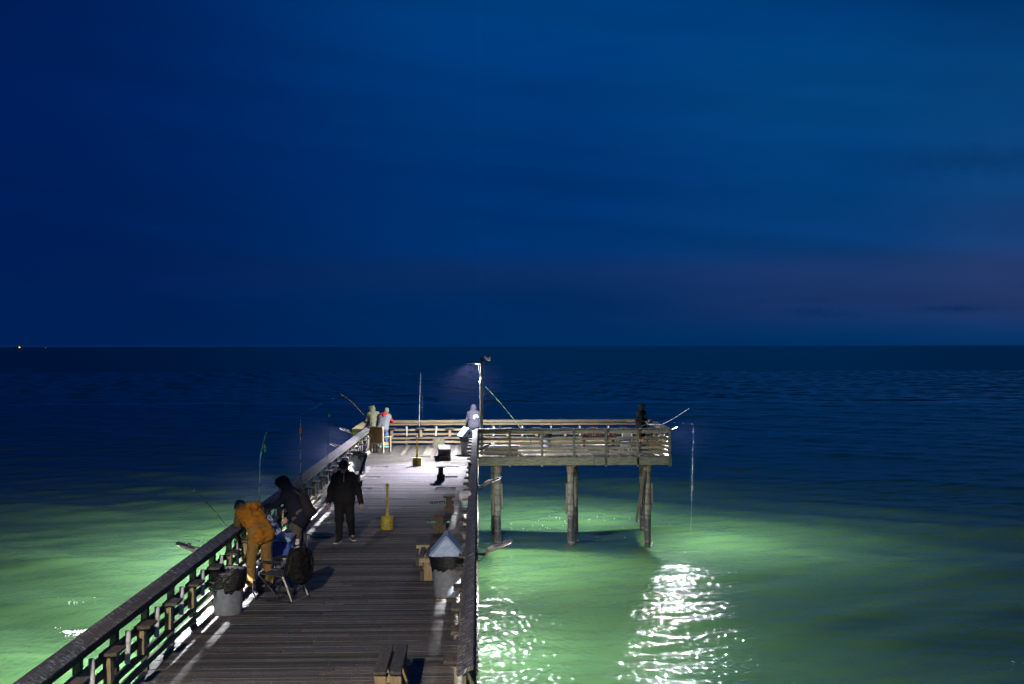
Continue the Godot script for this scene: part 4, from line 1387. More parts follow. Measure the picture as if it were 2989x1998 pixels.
	if c.has("hood"):
		var hb := [
			[Vector3(0, 0.045, 0.035), Vector3(0, 0.05, -0.035), 0.112, 0.108], [Vector3(0, 0.0, 0.035), Vector3(0, -0.07, 0.03), 0.11, 0.1], [Vector3(-0.05, -0.04, 0.0), Vector3(0.05, -0.04, 0.0), 0.085, 0.085],
			[Vector3(0, -0.1, 0.04), Vector3(0, -0.17, 0.04), 0.1, 0.115], [Vector3(0, -0.13, -0.03), Vector3(0, -0.17, -0.03), 0.07, 0.085],
		]
		if c.get("hood_up", true):
			hb.append([Vector3(0, 0.0, -0.15), Vector3(0, -0.06, -0.16), 0.085, 0.075, true])
		else:
			hb = [[Vector3(-0.09, -0.13, 0.09), Vector3(0.09, -0.13, 0.09), 0.06, 0.06], [Vector3(-0.1, -0.14, 0.06), Vector3(-0.05, -0.17, -0.05), 0.055, 0.04], [Vector3(0.1, -0.14, 0.06), Vector3(0.05, -0.17, -0.05), 0.055, 0.04], [Vector3(0, -0.17, 0.11), Vector3(0, -0.22, 0.12), 0.06, 0.04]]
		var hm := MB.new()
		hm.flesh(hb, 0.015, 0.035, 0.012, sd + 11)
		var hat := hx
		if not c.get("hood_up", true):
			hat = Transform3D(Basis(Vector3.RIGHT, -0.8 * Vector3.UP.angle_to(j.neck - j.hips)), j.neck + Vector3(0, 0.13, 0.02))
		part("hood", hm, c.hood, root, hat)
	if c.has("cap"):
		var cm := MB.new()
		var r: float = 0.103 if not c.has("hood") else 0.1
		cm.lathe([Vector2(r, 0.0), Vector2(r * 1.0, 0.03), Vector2(r * 0.93, 0.065), Vector2(r * 0.72, 0.095), Vector2(r * 0.35, 0.112), Vector2(0.012, 0.117), Vector2(0.01, 0.124), Vector2(0, 0.125)], 20, Transform3D(Basis.from_scale(Vector3(0.94, 1, 1.08)), Vector3(0, 0.028, 0.008)))
		var cp := part("cap", cm, c.cap, root, hx)
		var br := MB.new()
		for i in 10:
			var a0 := PI + PI * i / 10.0
			var a1 := PI + PI * (i + 1) / 10.0
			var q := []
			for a in [a0, a1]:
				var inn := Vector3(cos(a) * r * 0.9, 0.034, 0.008 + sin(a) * r * 1.06)
				var out := Vector3(cos(a) * r * 0.86, 0.034 - 0.018 * absf(cos(a)), 0.008 + sin(a) * r * 1.06 - 0.072 * pow(absf(sin(a)), 0.7))
				q.append_array([inn, out])
			for dy in [0.0, -0.006]:
				br.quad(q[0] + Vector3(0, dy, 0), q[1] + Vector3(0, dy, 0), q[3] + Vector3(0, dy, 0), q[2] + Vector3(0, dy, 0), Vector3(0, 1 if dy == 0.0 else -1, 0))
			br.quad(q[1], q[3], q[3] - Vector3(0, 0.006, 0), q[1] - Vector3(0, 0.006, 0), Vector3(0, 0, -1))
		part("brim", br, c.cap, cp)
		if c.get("cap_mark", false):
			var mk := MB.new()
			for s in [-1.0, 1.0]:
				mk.tube([Vector3(-0.018, 0.078 + s * 0.014, -0.104), Vector3(0.0, 0.078 + s * 0.003, -0.108), Vector3(0.018, 0.078 + s * 0.014, -0.104)], [0.003], 5)
			part("emblem", mk, M.white, cp)
	if c.has("beanie"):
		var bm := MB.new()
		bm.flesh([[Vector3(0, 0.055, 0.03), Vector3(0, 0.06, -0.02), 0.098, 0.092], [Vector3(0, 0.02, 0.03), Vector3(0, 0.03, -0.01), 0.098, 0.096]], 0.013, 0.02, 0.008, 3)
		var bn := part("knit_cap", bm, c.beanie, root, hx)
		part("cuff", lt([Vector2(0.104, -0.03), Vector2(0.112, -0.02), Vector2(0.112, 0.02), Vector2(0.104, 0.028)], 24, Transform3D(Basis.from_scale(Vector3(0.97, 1, 1.1)), Vector3(0, 0.005, 0.012))), c.beanie, bn)
	if c.has("hair"):
		var hm := MB.new()
		hm.flesh([[Vector3(0, 0.045, 0.035), Vector3(0, 0.055, -0.025), 0.088, 0.08], [Vector3(0, 0.0, 0.055), Vector3(0, -0.05, 0.05), 0.075, 0.06], [Vector3(-0.03, 0.02, 0.0), Vector3(0.03, 0.02, 0.0), 0.082, 0.082]], 0.012, 0.02, 0.016, 8)
		part("hair", hm, c.hair, root, hx)
	return root

func make_people() -> void:
	# man in black, walking towards the viewer, looking down
	var black := cloth(Color(0.011, 0.011, 0.0125), 0.85, 0.12)
	var p1 := person("person in black walking on the open deck, navy cap with white emblem", {
		"at": Vector3(-2.9, 0, -24.25), "turn": PI + 0.08, "girth": 0.032, "loose": 0.022, "sleeve_loose": 0.026, "leg_loose": 0.026, "cell": 0.02, "head_cell": 0.008, "hand_cell": 0.0055,
		"j": {"head": Vector3(0.01, 1.6, -0.05), "elbow_r": Vector3(0.29, 1.09, 0.06), "wrist_r": Vector3(0.33, 0.85, -0.1), "elbow_l": Vector3(-0.3, 1.08, 0.05), "wrist_l": Vector3(-0.36, 0.82, 0.0), "shoulder_r": Vector3(0.185, 1.355, 0), "shoulder_l": Vector3(-0.185, 1.355, 0),
			"hip_r": Vector3(0.1, 0.9, 0), "knee_r": Vector3(0.1, 0.49, -0.1), "ankle_r": Vector3(0.1, 0.09, -0.13), "toe_r": Vector3(0.16, 0.036, -0.31), "knee_l": Vector3(-0.13, 0.48, -0.03), "ankle_l": Vector3(-0.16, 0.1, 0.17), "toe_l": Vector3(-0.2, 0.036, 0.0)},
		"look": Basis(Vector3.UP, -0.2) * Basis(Vector3.RIGHT, -0.3), "jacket": black, "trousers": cloth(Color(0.009, 0.009, 0.0105), 0.85, 0.1), "shoes": M.black, "sole": mat(Color(0.45, 0.45, 0.46), 0.6),
		"cap": cloth(Color(0.01, 0.013, 0.035)), "cap_mark": true, "seed": 2})
	part("zip", tb([Vector3(0, 1.47, -0.112), Vector3(0, 1.4, -0.155), Vector3(0, 1.3, -0.175)], [0.006], 5), M.galv, p1)
	# mustard vest, bent over towards the railing
	var must := cloth(Color(0.22, 0.088, 0.01), 0.9, 0.1)
	var tan := cloth(Color(0.15, 0.088, 0.026), 0.95, 0.08)
	var olive := cloth(Color(0.085, 0.062, 0.018), 0.95)
	person("person in a mustard puffer vest bent over the railing, brown work trousers", {
		"at": Vector3(-3.86, 0, -19.85), "turn": deg_to_rad(44.0), "girth": 0.012, "loose": 0.034, "leg_loose": 0.028, "cell": 0.018, "hem": 0.04, "sleeves": false, "sleeve_mat": olive, "jacket_name": "vest", "hand_cell": 0.006,
		"j": {"hips": Vector3(0, 0.93, 0.05), "neck": Vector3(0, 1.31, -0.36), "head": Vector3(-0.03, 1.31, -0.55), "shoulder_l": Vector3(-0.19, 1.22, -0.33), "shoulder_r": Vector3(0.19, 1.24, -0.31),
			"elbow_l": Vector3(-0.25, 0.94, -0.36), "wrist_l": Vector3(-0.14, 0.7, -0.43), "elbow_r": Vector3(0.24, 0.97, -0.4), "wrist_r": Vector3(0.03, 0.74, -0.46),
			"hip_l": Vector3(-0.1, 0.89, 0.04), "hip_r": Vector3(0.1, 0.89, 0.04), "knee_l": Vector3(-0.15, 0.48, -0.03), "ankle_l": Vector3(-0.17, 0.09, 0.03), "toe_l": Vector3(-0.2, 0.036, -0.15), "knee_r": Vector3(0.15, 0.48, -0.02), "ankle_r": Vector3(0.19, 0.09, 0.05), "toe_r": Vector3(0.24, 0.036, -0.12)},
		"hand_l": [Vector3(0.3, -0.9, -0.2), Vector3(1, 0, 0), Vector3(0, 0, -1), 0.8], "hand_r": [Vector3(-0.6, -0.7, -0.3), Vector3(-1, 0, 0), Vector3(0, 0, -1), 0.8],
		"look": Basis(Vector3.UP, 0.25) * Basis(Vector3.RIGHT, -1.05), "jacket": must, "trousers": tan, "shoes": mat(Color(0.3, 0.17, 0.05), 0.8), "boot": 0.1, "sole": mat(Color(0.2, 0.15, 0.08), 0.8), "hair": M.hair, "hood": must, "hood_up": false, "fold": 0.045, "seed": 12})
	# navy hood, facing the railing, one arm on the cooler lid
	var navy := cloth(Color(0.009, 0.011, 0.02), 0.9, 0.06)
	var p3 := person("person in a navy hooded jacket and cap, wearing a backpack, reaching to the cooler", {
		"at": Vector3(-3.5, 0, -21.9), "turn": deg_to_rad(86.0), "girth": 0.02, "loose": 0.04, "leg_loose": 0.03, "cell": 0.02, "hem": 0.09, "hand_cell": 0.006,
		"j": {"hips": Vector3(0, 0.92, 0.02), "neck": Vector3(0, 1.39, -0.2), "head": Vector3(0, 1.52, -0.31), "shoulder_l": Vector3(-0.19, 1.31, -0.2), "shoulder_r": Vector3(0.19, 1.31, -0.16),
			"elbow_l": Vector3(-0.22, 1.14, -0.4), "wrist_l": Vector3(-0.15, 1.1, -0.62), "elbow_r": Vector3(0.24, 1.04, -0.12), "wrist_r": Vector3(0.17, 0.84, -0.26)},
		"hand_l": [Vector3(0.1, -0.3, -1), Vector3(0, -1, 0.2), Vector3(1, 0, 0), 0.9],
		"look": Basis(Vector3.RIGHT, -0.5), "jacket": navy, "hood": navy, "trousers": cloth(Color(0.075, 0.06, 0.052)), "shoes": M.black, "cap": cloth(Color(0.006, 0.007, 0.011)), "seed": 21})
	part("chest_logo", tb([Vector3(-0.215, 1.2, -0.25), Vector3(-0.2, 1.19, -0.31)], [0.012, 0.008], 5), M.white, p3)
	var bp := thing("backpack", "dark backpack worn by the person in the navy hood", "backpack", Vector3(-3.5, 0, -21.9), deg_to_rad(86.0))
	var bpm := MB.new()
	bpm.flesh([[Vector3(-0.07, 0.98, 0.2), Vector3(-0.06, 1.26, 0.1), 0.1, 0.09], [Vector3(0.07, 0.98, 0.2), Vector3(0.06, 1.26, 0.1), 0.1, 0.09], [Vector3(-0.05, 0.98, 0.27), Vector3(0.05, 0.98, 0.27), 0.07, 0.07]], 0.02, 0.04, 0.02, 4)
	part("pack_body", bpm, cloth(Color(0.016, 0.016, 0.018)), bp)
	for s in [-1.0, 1.0]:
		part("strap", tb([Vector3(s * 0.1, 1.3, 0.1), Vector3(s * 0.13, 1.42, -0.08), Vector3(s * 0.14, 1.38, -0.26), Vector3(s * 0.15, 1.15, -0.24)], [0.018], 6), M.black, bp)
	# olive hood at the corner, leaning on the rail
	var ol := cloth(Color(0.2, 0.2, 0.115), 0.95)
	person("person in an olive hooded sweatshirt leaning on the corner railing with a rod", {
		"at": Vector3(-4.3, 0, -46.5), "turn": deg_to_rad(28.0), "girth": 0.03, "cell": 0.026, "head_cell": 0.014, "hand_cell": 0.009, "hem": 0.08,
		"j": {"neck": Vector3(0, 1.44, -0.16), "head": Vector3(-0.02, 1.58, -0.24), "shoulder_l": Vector3(-0.19, 1.37, -0.15), "shoulder_r": Vector3(0.19, 1.37, -0.13), "elbow_l": Vector3(-0.27, 1.12, -0.22), "wrist_l": Vector3(-0.17, 1.08, -0.45), "elbow_r": Vector3(0.25, 1.12, -0.2), "wrist_r": Vector3(0.02, 1.1, -0.42)},
		"hand_l": [Vector3(0.3, 0.1, -0.9), Vector3(0.6, -0.6, 0), Vector3(0, 1, 0), 0.9], "hand_r": [Vector3(-0.7, 0.1, -0.6), Vector3(0, -1, 0), Vector3(0, 0, -1), 0.9],
		"look": Basis(Vector3.UP, 0.55) * Basis(Vector3.RIGHT, -0.15), "jacket": ol, "hood": ol, "cap": cloth(Color(0.2, 0.18, 0.14)), "trousers": cloth(Color(0.08, 0.12, 0.18)), "shoes": mat(Color(0.1, 0.09, 0.08), 0.8), "seed": 31})
	# grey vest over a red hooded top
	var vest := cloth(Color(0.19, 0.2, 0.21), 0.9)
	var red := cloth(Color(0.5, 0.03, 0.03), 0.9)
	var p5 := person("person in a grey padded vest over a red hooded top, knit cap, at the corner", {
		"at": Vector3(-3.93, 0, -46.35), "turn": deg_to_rad(-14.0), "girth": 0.025, "loose": 0.045, "cell": 0.024, "head_cell": 0.014, "hand_cell": 0.009, "hem": 0.1, "sleeves": false, "sleeve_mat": red, "jacket_name": "vest",
		"j": {"hips": Vector3(0, 0.92, 0.04), "neck": Vector3(0.03, 1.36, -0.14), "head": Vector3(0.07, 1.49, -0.2), "shoulder_l": Vector3(-0.17, 1.29, -0.13), "shoulder_r": Vector3(0.21, 1.27, -0.1), "elbow_l": Vector3(-0.27, 1.09, -0.3), "wrist_l": Vector3(-0.1, 1.09, -0.47), "elbow_r": Vector3(0.31, 1.05, -0.28), "wrist_r": Vector3(0.14, 1.06, -0.48)},
		"hand_l": [Vector3(0.5, -0.1, -0.8), Vector3(0, -1, 0), Vector3(1, 0, -1), 0.6], "hand_r": [Vector3(-0.6, -0.1, -0.8), Vector3(0, -1, 0), Vector3(-1, 0, -1), 0.6],
		"look": Basis(Vector3.BACK, -0.1), "jacket": vest, "hood": red, "hood_up": false, "beanie": cloth(Color(0.19, 0.22, 0.14)), "trousers": cloth(Color(0.09, 0.14, 0.22)), "shoes": mat(Color(0.12, 0.42, 0.4), 0.7), "seed": 41})
	for i in 4:
		var y := 0.98 + 0.09 * i
		var z := 0.185 - 0.045 * i
		part("quilt_seam", tb([Vector3(-0.16 + 0.01 * i, y, z - 0.06), Vector3(-0.07, y - 0.005, z + 0.012), Vector3(0.09, y - 0.005, z + 0.012), Vector3(0.19, y, z - 0.05)], [0.006], 5), cloth(Color(0.06, 0.063, 0.067)), p5)
	# grey hoodie with a round badge on its back
	var grey := cloth(Color(0.055, 0.056, 0.075), 0.95)
	var p6 := person("person in a grey hooded sweatshirt with a round white and blue back badge", {
		"at": Vector3(-0.2, 0, -46.75), "turn": -0.06, "girth": 0.035, "cell": 0.024, "head_cell": 0.014, "hand_cell": 0.009, "hem": 0.06,
		"j": {"hips": Vector3(0, 0.94, 0.06), "neck": Vector3(0, 1.45, -0.04), "head": Vector3(-0.02, 1.6, -0.07), "shoulder_l": Vector3(-0.2, 1.37, -0.05), "shoulder_r": Vector3(0.2, 1.37, -0.05), "elbow_l": Vector3(-0.3, 1.1, -0.08), "wrist_l": Vector3(-0.16, 1.06, -0.3), "elbow_r": Vector3(0.3, 1.1, -0.08), "wrist_r": Vector3(0.16, 1.06, -0.3)},
		"hand_l": [Vector3(0.5, -0.1, -0.8), Vector3(0, -1, 0), Vector3(1, 0, -1), 0.6], "hand_r": [Vector3(-0.6, -0.1, -0.8), Vector3(0, -1, 0), Vector3(-1, 0, -1), 0.6],
		"look": Basis(Vector3.RIGHT, -0.1), "jacket": grey, "hood": grey, "trousers": cloth(Color(0.17, 0.28, 0.4)), "shoes": mat(Color(0.05, 0.05, 0.05), 0.8), "seed": 51})
	var face := Transform3D(Basis(Vector3.UP, 0.28) * Basis(Vector3.RIGHT, PI / 2 - 0.06), Vector3(0.085, 1.235, 0.166))
	var badge := part("badge_ring", lt([Vector2(0.062, 0), Vector2(0.105, 0), Vector2(0.105, 0.012), Vector2(0.062, 0.012), Vector2(0.062, 0)], 24, face), M.white, p6)
	part("badge_disc", lt([Vector2(0.0, 0.009), Vector2(0.062, 0.009), Vector2(0.062, 0.0)], 24, face), cloth(Color(0.12, 0.2, 0.3)), badge)
	for a in 5:
		part("badge_mark", bx(Vector3(0.07 - 0.02 * absf(a - 2.0), 0.003, 0.008), Vector3(0, 0.0125, -0.036 + 0.018 * a), Basis(), 0.0), mat(Color(0.3, 0.55, 0.65), 0.8), badge, face)
	# dark hoodie at the end of the platform
	var dk := cloth(Color(0.008, 0.012, 0.012), 0.95, 0.05)
	var p7 := person("person in a dark hoodie with a yellow-green chest emblem at the platform's end", {
		"at": Vector3(6.75, 0, -46.4), "turn": deg_to_rad(-128.0), "girth": 0.035, "cell": 0.024, "head_cell": 0.012, "hand_cell": 0.009, "hem": 0.1, "shorts": true,
		"j": {"elbow_r": Vector3(0.28, 1.13, 0.06), "wrist_r": Vector3(0.14, 1.05, -0.24), "elbow_l": Vector3(-0.27, 1.12, 0.04), "wrist_l": Vector3(-0.08, 1.08, -0.27), "head": Vector3(0, 1.63, -0.03)},
		"hand_l": [Vector3(0.6, 0, -0.8), Vector3(0.2, -1, 0), Vector3(0, 0, -1), 0.9], "hand_r": [Vector3(-0.6, 0.1, -0.8), Vector3(0, -1, 0), Vector3(0, 0, -1), 0.9],
		"look": Basis(Vector3.UP, 0.5), "jacket": dk, "hood": dk, "cap": cloth(Color(0.006, 0.007, 0.009)), "trousers": cloth(Color(0.03, 0.012, 0.012)), "shoes": M.black, "boot": 0.05, "seed": 61})
	var ef := Transform3D(Basis(Vector3.RIGHT, -PI / 2), Vector3(0, 1.27, -0.178))
	part("emblem", lt([Vector2(0, 0.008), Vector2(0.062, 0.008), Vector2(0.062, 0)], 20, ef), mat(Color(0.42, 0.4, 0.05), 0.8), p7)
	part("emblem_mark", bx(Vector3(0.02, 0.003, 0.07), Vector3(-0.015, 0.0095, 0), Basis(), 0.0), M.ink, p7, ef)
	part("emblem_mark", bx(Vector3(0.045, 0.003, 0.02), Vector3(0.012, 0.0095, 0.02), Basis(), 0.0), M.ink, p7, ef)

# ---------------------------------------------------------------- rods and tackle
func rod(label: String, pts: Array, r0: float, m: Material, opts := {}) -> Node3D:
	var at: Vector3 = pts[0]
	var root := thing("fishing_rod", label, "fishing rod", at, 0.0, "fishing rods on the pier")
	var loc := []
	for p in pts:
		loc.append(p - at)
	var c := Curve3D.new()
	for i in loc.size():
		var d: Vector3 = loc[mini(i + 1, loc.size() - 1)] - loc[maxi(i - 1, 0)]
		c.add_point(loc[i], -d / 6.0, d / 6.0)
	var ln := c.get_baked_length()
	var path := []
	var rad := []
	for i in 25:
		path.append(c.sample_baked(ln * i / 24.0))
		rad.append(lerpf(r0, r0 * opts.get("taper", 0.3), i / 24.0))
	part("blank", tb(path, rad, 7), m, root)
	var grip := []
	for i in 4:
		grip.append(c.sample_baked(minf(0.34, ln * 0.2) * i / 3.0))
	part("grip", tb(grip, [r0 * 1.7], 8), M.black, root)
	for i in 5:
		var s := ln * (0.35 + 0.155 * i)
		var p := c.sample_baked(s)
		var d := (c.sample_baked(minf(s + 0.02, ln)) - c.sample_baked(s - 0.02)).normalized()
		part("guide", tb([p - d * 0.018, p + d * 0.018], [r0 * 1.15], 7), opts.get("wrap", M.black), root)
	if opts.get("reel", true):
		var p := c.sample_baked(opts.get("reel_at", 0.42))
		var d := (c.sample_baked(opts.get("reel_at", 0.42) + 0.02) - p).normalized()
		var side: Vector3 = opts.get("reel_side", Vector3(1, 0, 0))
		var rl := part("reel", tb([p + side * 0.06 - d * 0.045, p + side * 0.06 - d * 0.02, p + side * 0.06 + d * 0.02, p + side * 0.06 + d * 0.05], [0.022, 0.036, 0.03, 0.034], 10), M.housing, root)
		part("reel_foot", tb([p, p + side * 0.06], [0.008], 6), M.black, rl)
		part("crank", tb([p + side * 0.06, p + side * 0.06 + d.cross(side) * 0.07, p + side * 0.06 + d.cross(side) * 0.075 + d * 0.05], [0.006, 0.006, 0.011], 6), M.galv, rl)
	if opts.has("line"):
		var lp := [loc[-1]]
		for q in opts.line:
			lp.append(q - at)
		part("line", tb(lp, [opts.get("line_r", 0.0009)], 4), M.line, root)
	if opts.has("float"):
		var f: Array = opts.float
		var p: Vector3 = f[0] - at
		var fl := part("float", lt([Vector2(0.0, -0.11), Vector2(0.014, -0.1), Vector2(0.026, 0.0), Vector2(0.024, 0.03), Vector2(0.0, 0.032)], 12, Transform3D(Basis(), p)), f[1], root)
		part("float_top", lt([Vector2(0.025, 0.028), Vector2(0.026, 0.05), Vector2(0.02, 0.066), Vector2(0, 0.07)], 12, Transform3D(Basis(), p)), f[2], fl)
	return root

func make_tackle() -> void:
	var white := mat(Color(0.62, 0.64, 0.62), 0.35)
	var gold := mat(Color(0.5, 0.24, 0.02), 0.35)
	var dark := mat(Color(0.02, 0.02, 0.022), 0.35)
	var green := mat(Color(0.03, 0.3, 0.08), 0.5)
	var orange := mat(Color(0.75, 0.12, 0.02), 0.6)
	rod("tall white rod with green wraps standing in the railing behind the mustard vest", [Vector3(-4.2, 0.45, -21.9), Vector3(-4.25, 1.1, -21.9), Vector3(-4.25, 1.75, -21.9), Vector3(-4.22, 2.15, -21.9), Vector3(-4.12, 2.53, -21.9)], 0.017, white, {"wrap": green, "taper": 0.35, "line": [Vector3(-4.14, 2.3, -21.88), Vector3(-4.17, 1.95, -21.86)], "float": [Vector3(-4.14, 2.26, -21.88), green, orange], "reel_side": Vector3(1, 0, 0.2)})
	rod("white rod with black wraps and an orange float at its tip, standing in the railing", [Vector3(-4.2, 0.45, -26.9), Vector3(-4.25, 1.2, -26.9), Vector3(-4.25, 2.44, -26.9)], 0.017, white, {"taper": 0.35, "line": [Vector3(-4.23, 1.2, -26.86)], "float": [Vector3(-4.25, 2.2, -26.88), orange, orange], "reel_side": Vector3(1, 0, 0.2)})
	rod("dark rod with a red and green float hanging from its tip, standing in the railing", [Vector3(-4.2, 0.45, -31.7), Vector3(-4.25, 1.2, -31.7), Vector3(-4.21, 2.45, -31.7)], 0.011, dark, {"line": [Vector3(-4.2, 2.2, -31.68)], "float": [Vector3(-4.2, 2.28, -31.68), green, orange]})
	rod("dark rod with a yellow ring propped over the railing at the mustard vest's hands", [Vector3(-4.07, 0.42, -19.7), Vector3(-4.43, 1.03, -19.85), Vector3(-4.93, 1.55, -20.0), Vector3(-5.35, 1.75, -20.3)], 0.009, dark, {"reel": false, "wrap": gold})
	rod("bent orange rod held out over the corner railing by the olive hood", [Vector3(-4.42, 0.98, -46.75), Vector3(-4.9, 1.45, -46.9), Vector3(-5.35, 1.9, -47.0), Vector3(-5.77, 2.2, -47.0)], 0.014, gold, {"taper": 0.4, "reel_at": 0.15, "line": [Vector3(-8.2, 1.05, -52.5), Vector3(-11.4, 0.0, -60.0)]})
	rod("thin upright rod in a pipe of the seaward railing", [Vector3(-2.5, 0.45, -47.3), Vector3(-2.5, 1.4, -47.33), Vector3(-2.44, 3.08, -47.33)], 0.014, mat(Color(0.45, 0.45, 0.47), 0.35), {"taper": 0.45, "line": [Vector3(-2.36, 1.5, -47.3), Vector3(-2.34, 1.1, -47.3)], "reel_at": 0.5})
	rod("slender green rod leaning up from the platform deck beside the lamp post", [Vector3(2.28, 0.06, -46.9), Vector3(1.26, 1.38, -46.95), Vector3(0.28, 2.5, -47.0)], 0.011, mat(Color(0.24, 0.36, 0.12), 0.4), {"taper": 0.5, "reel": false, "line": [Vector3(0.2, 2.1, -47.0), Vector3(0.16, 1.9, -47.0)]})
	rod("pale rod pointing out over the platform's end, held by the dark hoodie", [Vector3(6.82, 0.95, -46.1), Vector3(7.35, 1.1, -44.4), Vector3(8.2, 1.75, -43.4)], 0.014, white, {"taper": 0.5, "reel_at": 0.2, "line": [Vector3(12.5, 0.65, -47.0), Vector3(18.3, -0.5, -52.0)]})
	rod("dark rod lying level over the end railing, its line hanging to the water", [Vector3(6.6, 0.85, -45.9), Vector3(7.4, 1.08, -45.6), Vector3(8.72, 1.0, -45.3)], 0.01, dark, {"reel": false, "wrap": white, "line_r": 0.0015, "line": [Vector3(8.71, 0.6, -45.3), Vector3(8.66, -1.2, -45.3), Vector3(8.6, -3.3, -45.3)]})
	# cooler on a beach cart
	var blue := mat(Color(0.012, 0.045, 0.26), 0.4)
	var cart := thing("fishing_cart", "two-wheeled pier cart under the open blue cooler", "cart", Vector3(-3.66, 0, -21.48))
	part("tray", bx(Vector3(0.42, 0.03, 0.8), Vector3(0, 0.225, 0)), M.galv, cart)
	for s in [-1.0, 1.0]:
		var wx := Transform3D(Basis(Vector3.BACK, PI / 2), Vector3(s * 0.27, 0.175, -0.25))
		var wh := part("wheel", lt([Vector2(0.11, -0.03), Vector2(0.165, -0.04), Vector2(0.175, -0.02), Vector2(0.175, 0.02), Vector2(0.165, 0.04), Vector2(0.11, 0.03)], 24, wx), M.black, cart)
		part("rim", lt([Vector2(0.0, -0.02), Vector2(0.11, -0.02), Vector2(0.11, 0.02), Vector2(0.0, 0.02)], 20, wx), M.pale_metal, wh)
		part("handle_bar", tb([Vector3(s * 0.19, 0.2, -0.38), Vector3(s * 0.19, 0.55, -0.52), Vector3(s * 0.17, 0.98, -0.62)], [0.014], 8), M.pale_metal, cart)
		part("leg", tb([Vector3(s * 0.17, 0.22, 0.32), Vector3(s * 0.17, 0.0, 0.34)], [0.013], 8), M.pale_metal, cart)
	part("axle", tb([Vector3(-0.27, 0.175, -0.25), Vector3(0.27, 0.175, -0.25)], [0.012], 8), M.galv, cart)
	part("cross_bar", tb([Vector3(-0.17, 0.98, -0.62), Vector3(0.17, 0.98, -0.62)], [0.014], 8), M.black, cart)
	part("tool_tube", tb([Vector3(0.24, 0.26, 0.22), Vector3(0.24, 0.56, 0.22)], [0.034], 10), M.pvc, cart)
	var cool := thing("cooler", "blue ice cooler with its white and red lid standing open", "cooler", Vector3(-3.7, 0.242, -21.35))
	part("body", bx(Vector3(0.36, 0.3, 0.6), Vector3(0, 0.15, 0), Basis(), 0.03), blue, cool)
	part("rim_band", bx(Vector3(0.375, 0.07, 0.615), Vector3(0, 0.335, 0), Basis(), 0.02), mat(Color(0.2, 0.26, 0.36), 0.5), cool)
	part("liner", bx(Vector3(0.29, 0.01, 0.53), Vector3(0, 0.373, 0), Basis(), 0.003), mat(Color(0.25, 0.32, 0.42), 0.6), cool)
	var lidx := Transform3D(Basis(Vector3.BACK, -0.92), Vector3(-0.13, 0.375, 0)) * Transform3D(Basis(), Vector3(-0.2, 0.03, 0))
	var lid := part("lid", bx(Vector3(0.44, 0.06, 0.615), Vector3.ZERO, Basis(), 0.02), blue, cool, lidx)
	part("lid_panel", bx(Vector3(0.4, 0.012, 0.56), Vector3(0, 0.032, 0), Basis(), 0.004), mat(Color(0.55, 0.55, 0.56), 0.5), lid)
	for i in 5:
		for k in 3:
			if (i + k) % 2 == 0:
				part("red_check", bx(Vector3(0.062, 0.004, 0.09), Vector3(-0.14 + 0.07 * i, 0.0395, -0.16 + 0.16 * k), Basis(), 0.001), mat(Color(0.42, 0.02, 0.03), 0.6), lid)
	part("handle", tb([Vector3(0.19, 0.2, 0.16), Vector3(0.235, 0.16, 0.16), Vector3(0.235, 0.16, -0.16), Vector3(0.19, 0.2, -0.16)], [0.011], 6), M.white, cool)
	# rocker chair, folded frame, black cloth
	var rk := thing("rocker_chair", "black folding rocker camp chair beside the bin with the black bag", "chair", Vector3(-3.32, 0, -18.8), deg_to_rad(70.0))
	var seat := MB.new()
	seat.flesh([[Vector3(-0.2, 0.44, -0.24), Vector3(-0.2, 0.4, 0.16), 0.022, 0.022], [Vector3(-0.1, 0.42, -0.24), Vector3(-0.1, 0.38, 0.16), 0.022, 0.022], [Vector3(0, 0.415, -0.24), Vector3(0, 0.375, 0.16), 0.022, 0.022], [Vector3(0.1, 0.42, -0.24), Vector3(0.1, 0.38, 0.16), 0.022, 0.022], [Vector3(0.2, 0.44, -0.24), Vector3(0.2, 0.4, 0.16), 0.022, 0.022]], 0.018, 0.09)
	part("seat", seat, M.black, rk)
	var bk := MB.new()
	for i in 5:
		bk.flesh([[Vector3(-0.2 + 0.1 * i, 0.42, 0.2), Vector3(-0.2 + 0.1 * i, 0.84, 0.32), 0.02, 0.02], [Vector3(-0.2 + 0.1 * mini(i + 1, 4), 0.42, 0.2), Vector3(-0.2 + 0.1 * mini(i + 1, 4), 0.84, 0.32), 0.02, 0.02]], 0.018, 0.09)
	part("backrest", bk, M.black, rk)
	part("seat_tag", lt([Vector2(0, 0.004), Vector2(0.03, 0.004), Vector2(0.03, 0)], 14, Transform3D(Basis.from_scale(Vector3(0.7, 1, 1.2)), Vector3(0.1, 0.447, -0.22))), M.pale_metal, rk)
	for s in [-1.0, 1.0]:
		var x: float = s * 0.27
		part("side_frame", tb([Vector3(x, 0.88, 0.34), Vector3(x, 0.42, 0.21), Vector3(x, 0.03, 0.1)], [0.0125], 8), M.gloss, rk)
		part("front_leg", tb([Vector3(x, 0.62, 0.22), Vector3(x, 0.63, -0.2), Vector3(x, 0.58, -0.29), Vector3(x, 0.12, -0.34), Vector3(x, 0.03, -0.26), Vector3(x, 0.025, 0.1)], [0.0115], 8), M.gloss, rk)
		part("armrest", bx(Vector3(0.05, 0.025, 0.34), Vector3(x, 0.65, 0.0), Basis(), 0.01), M.black, rk)
		part("piston", tb([Vector3(x, 0.42, 0.21), Vector3(x, 0.24, 0.29), Vector3(x, 0.012, 0.38)], [0.017, 0.015, 0.012], 8), M.pale_metal, rk)
		part("piston_ring", tb([Vector3(x, 0.235, 0.29), Vector3(x, 0.215, 0.299)], [0.021], 8), M.yellow, rk)
		part("brace", tb([Vector3(x, 0.43, -0.24), Vector3(x, 0.1, 0.1)], [0.01], 6), M.gloss, rk)
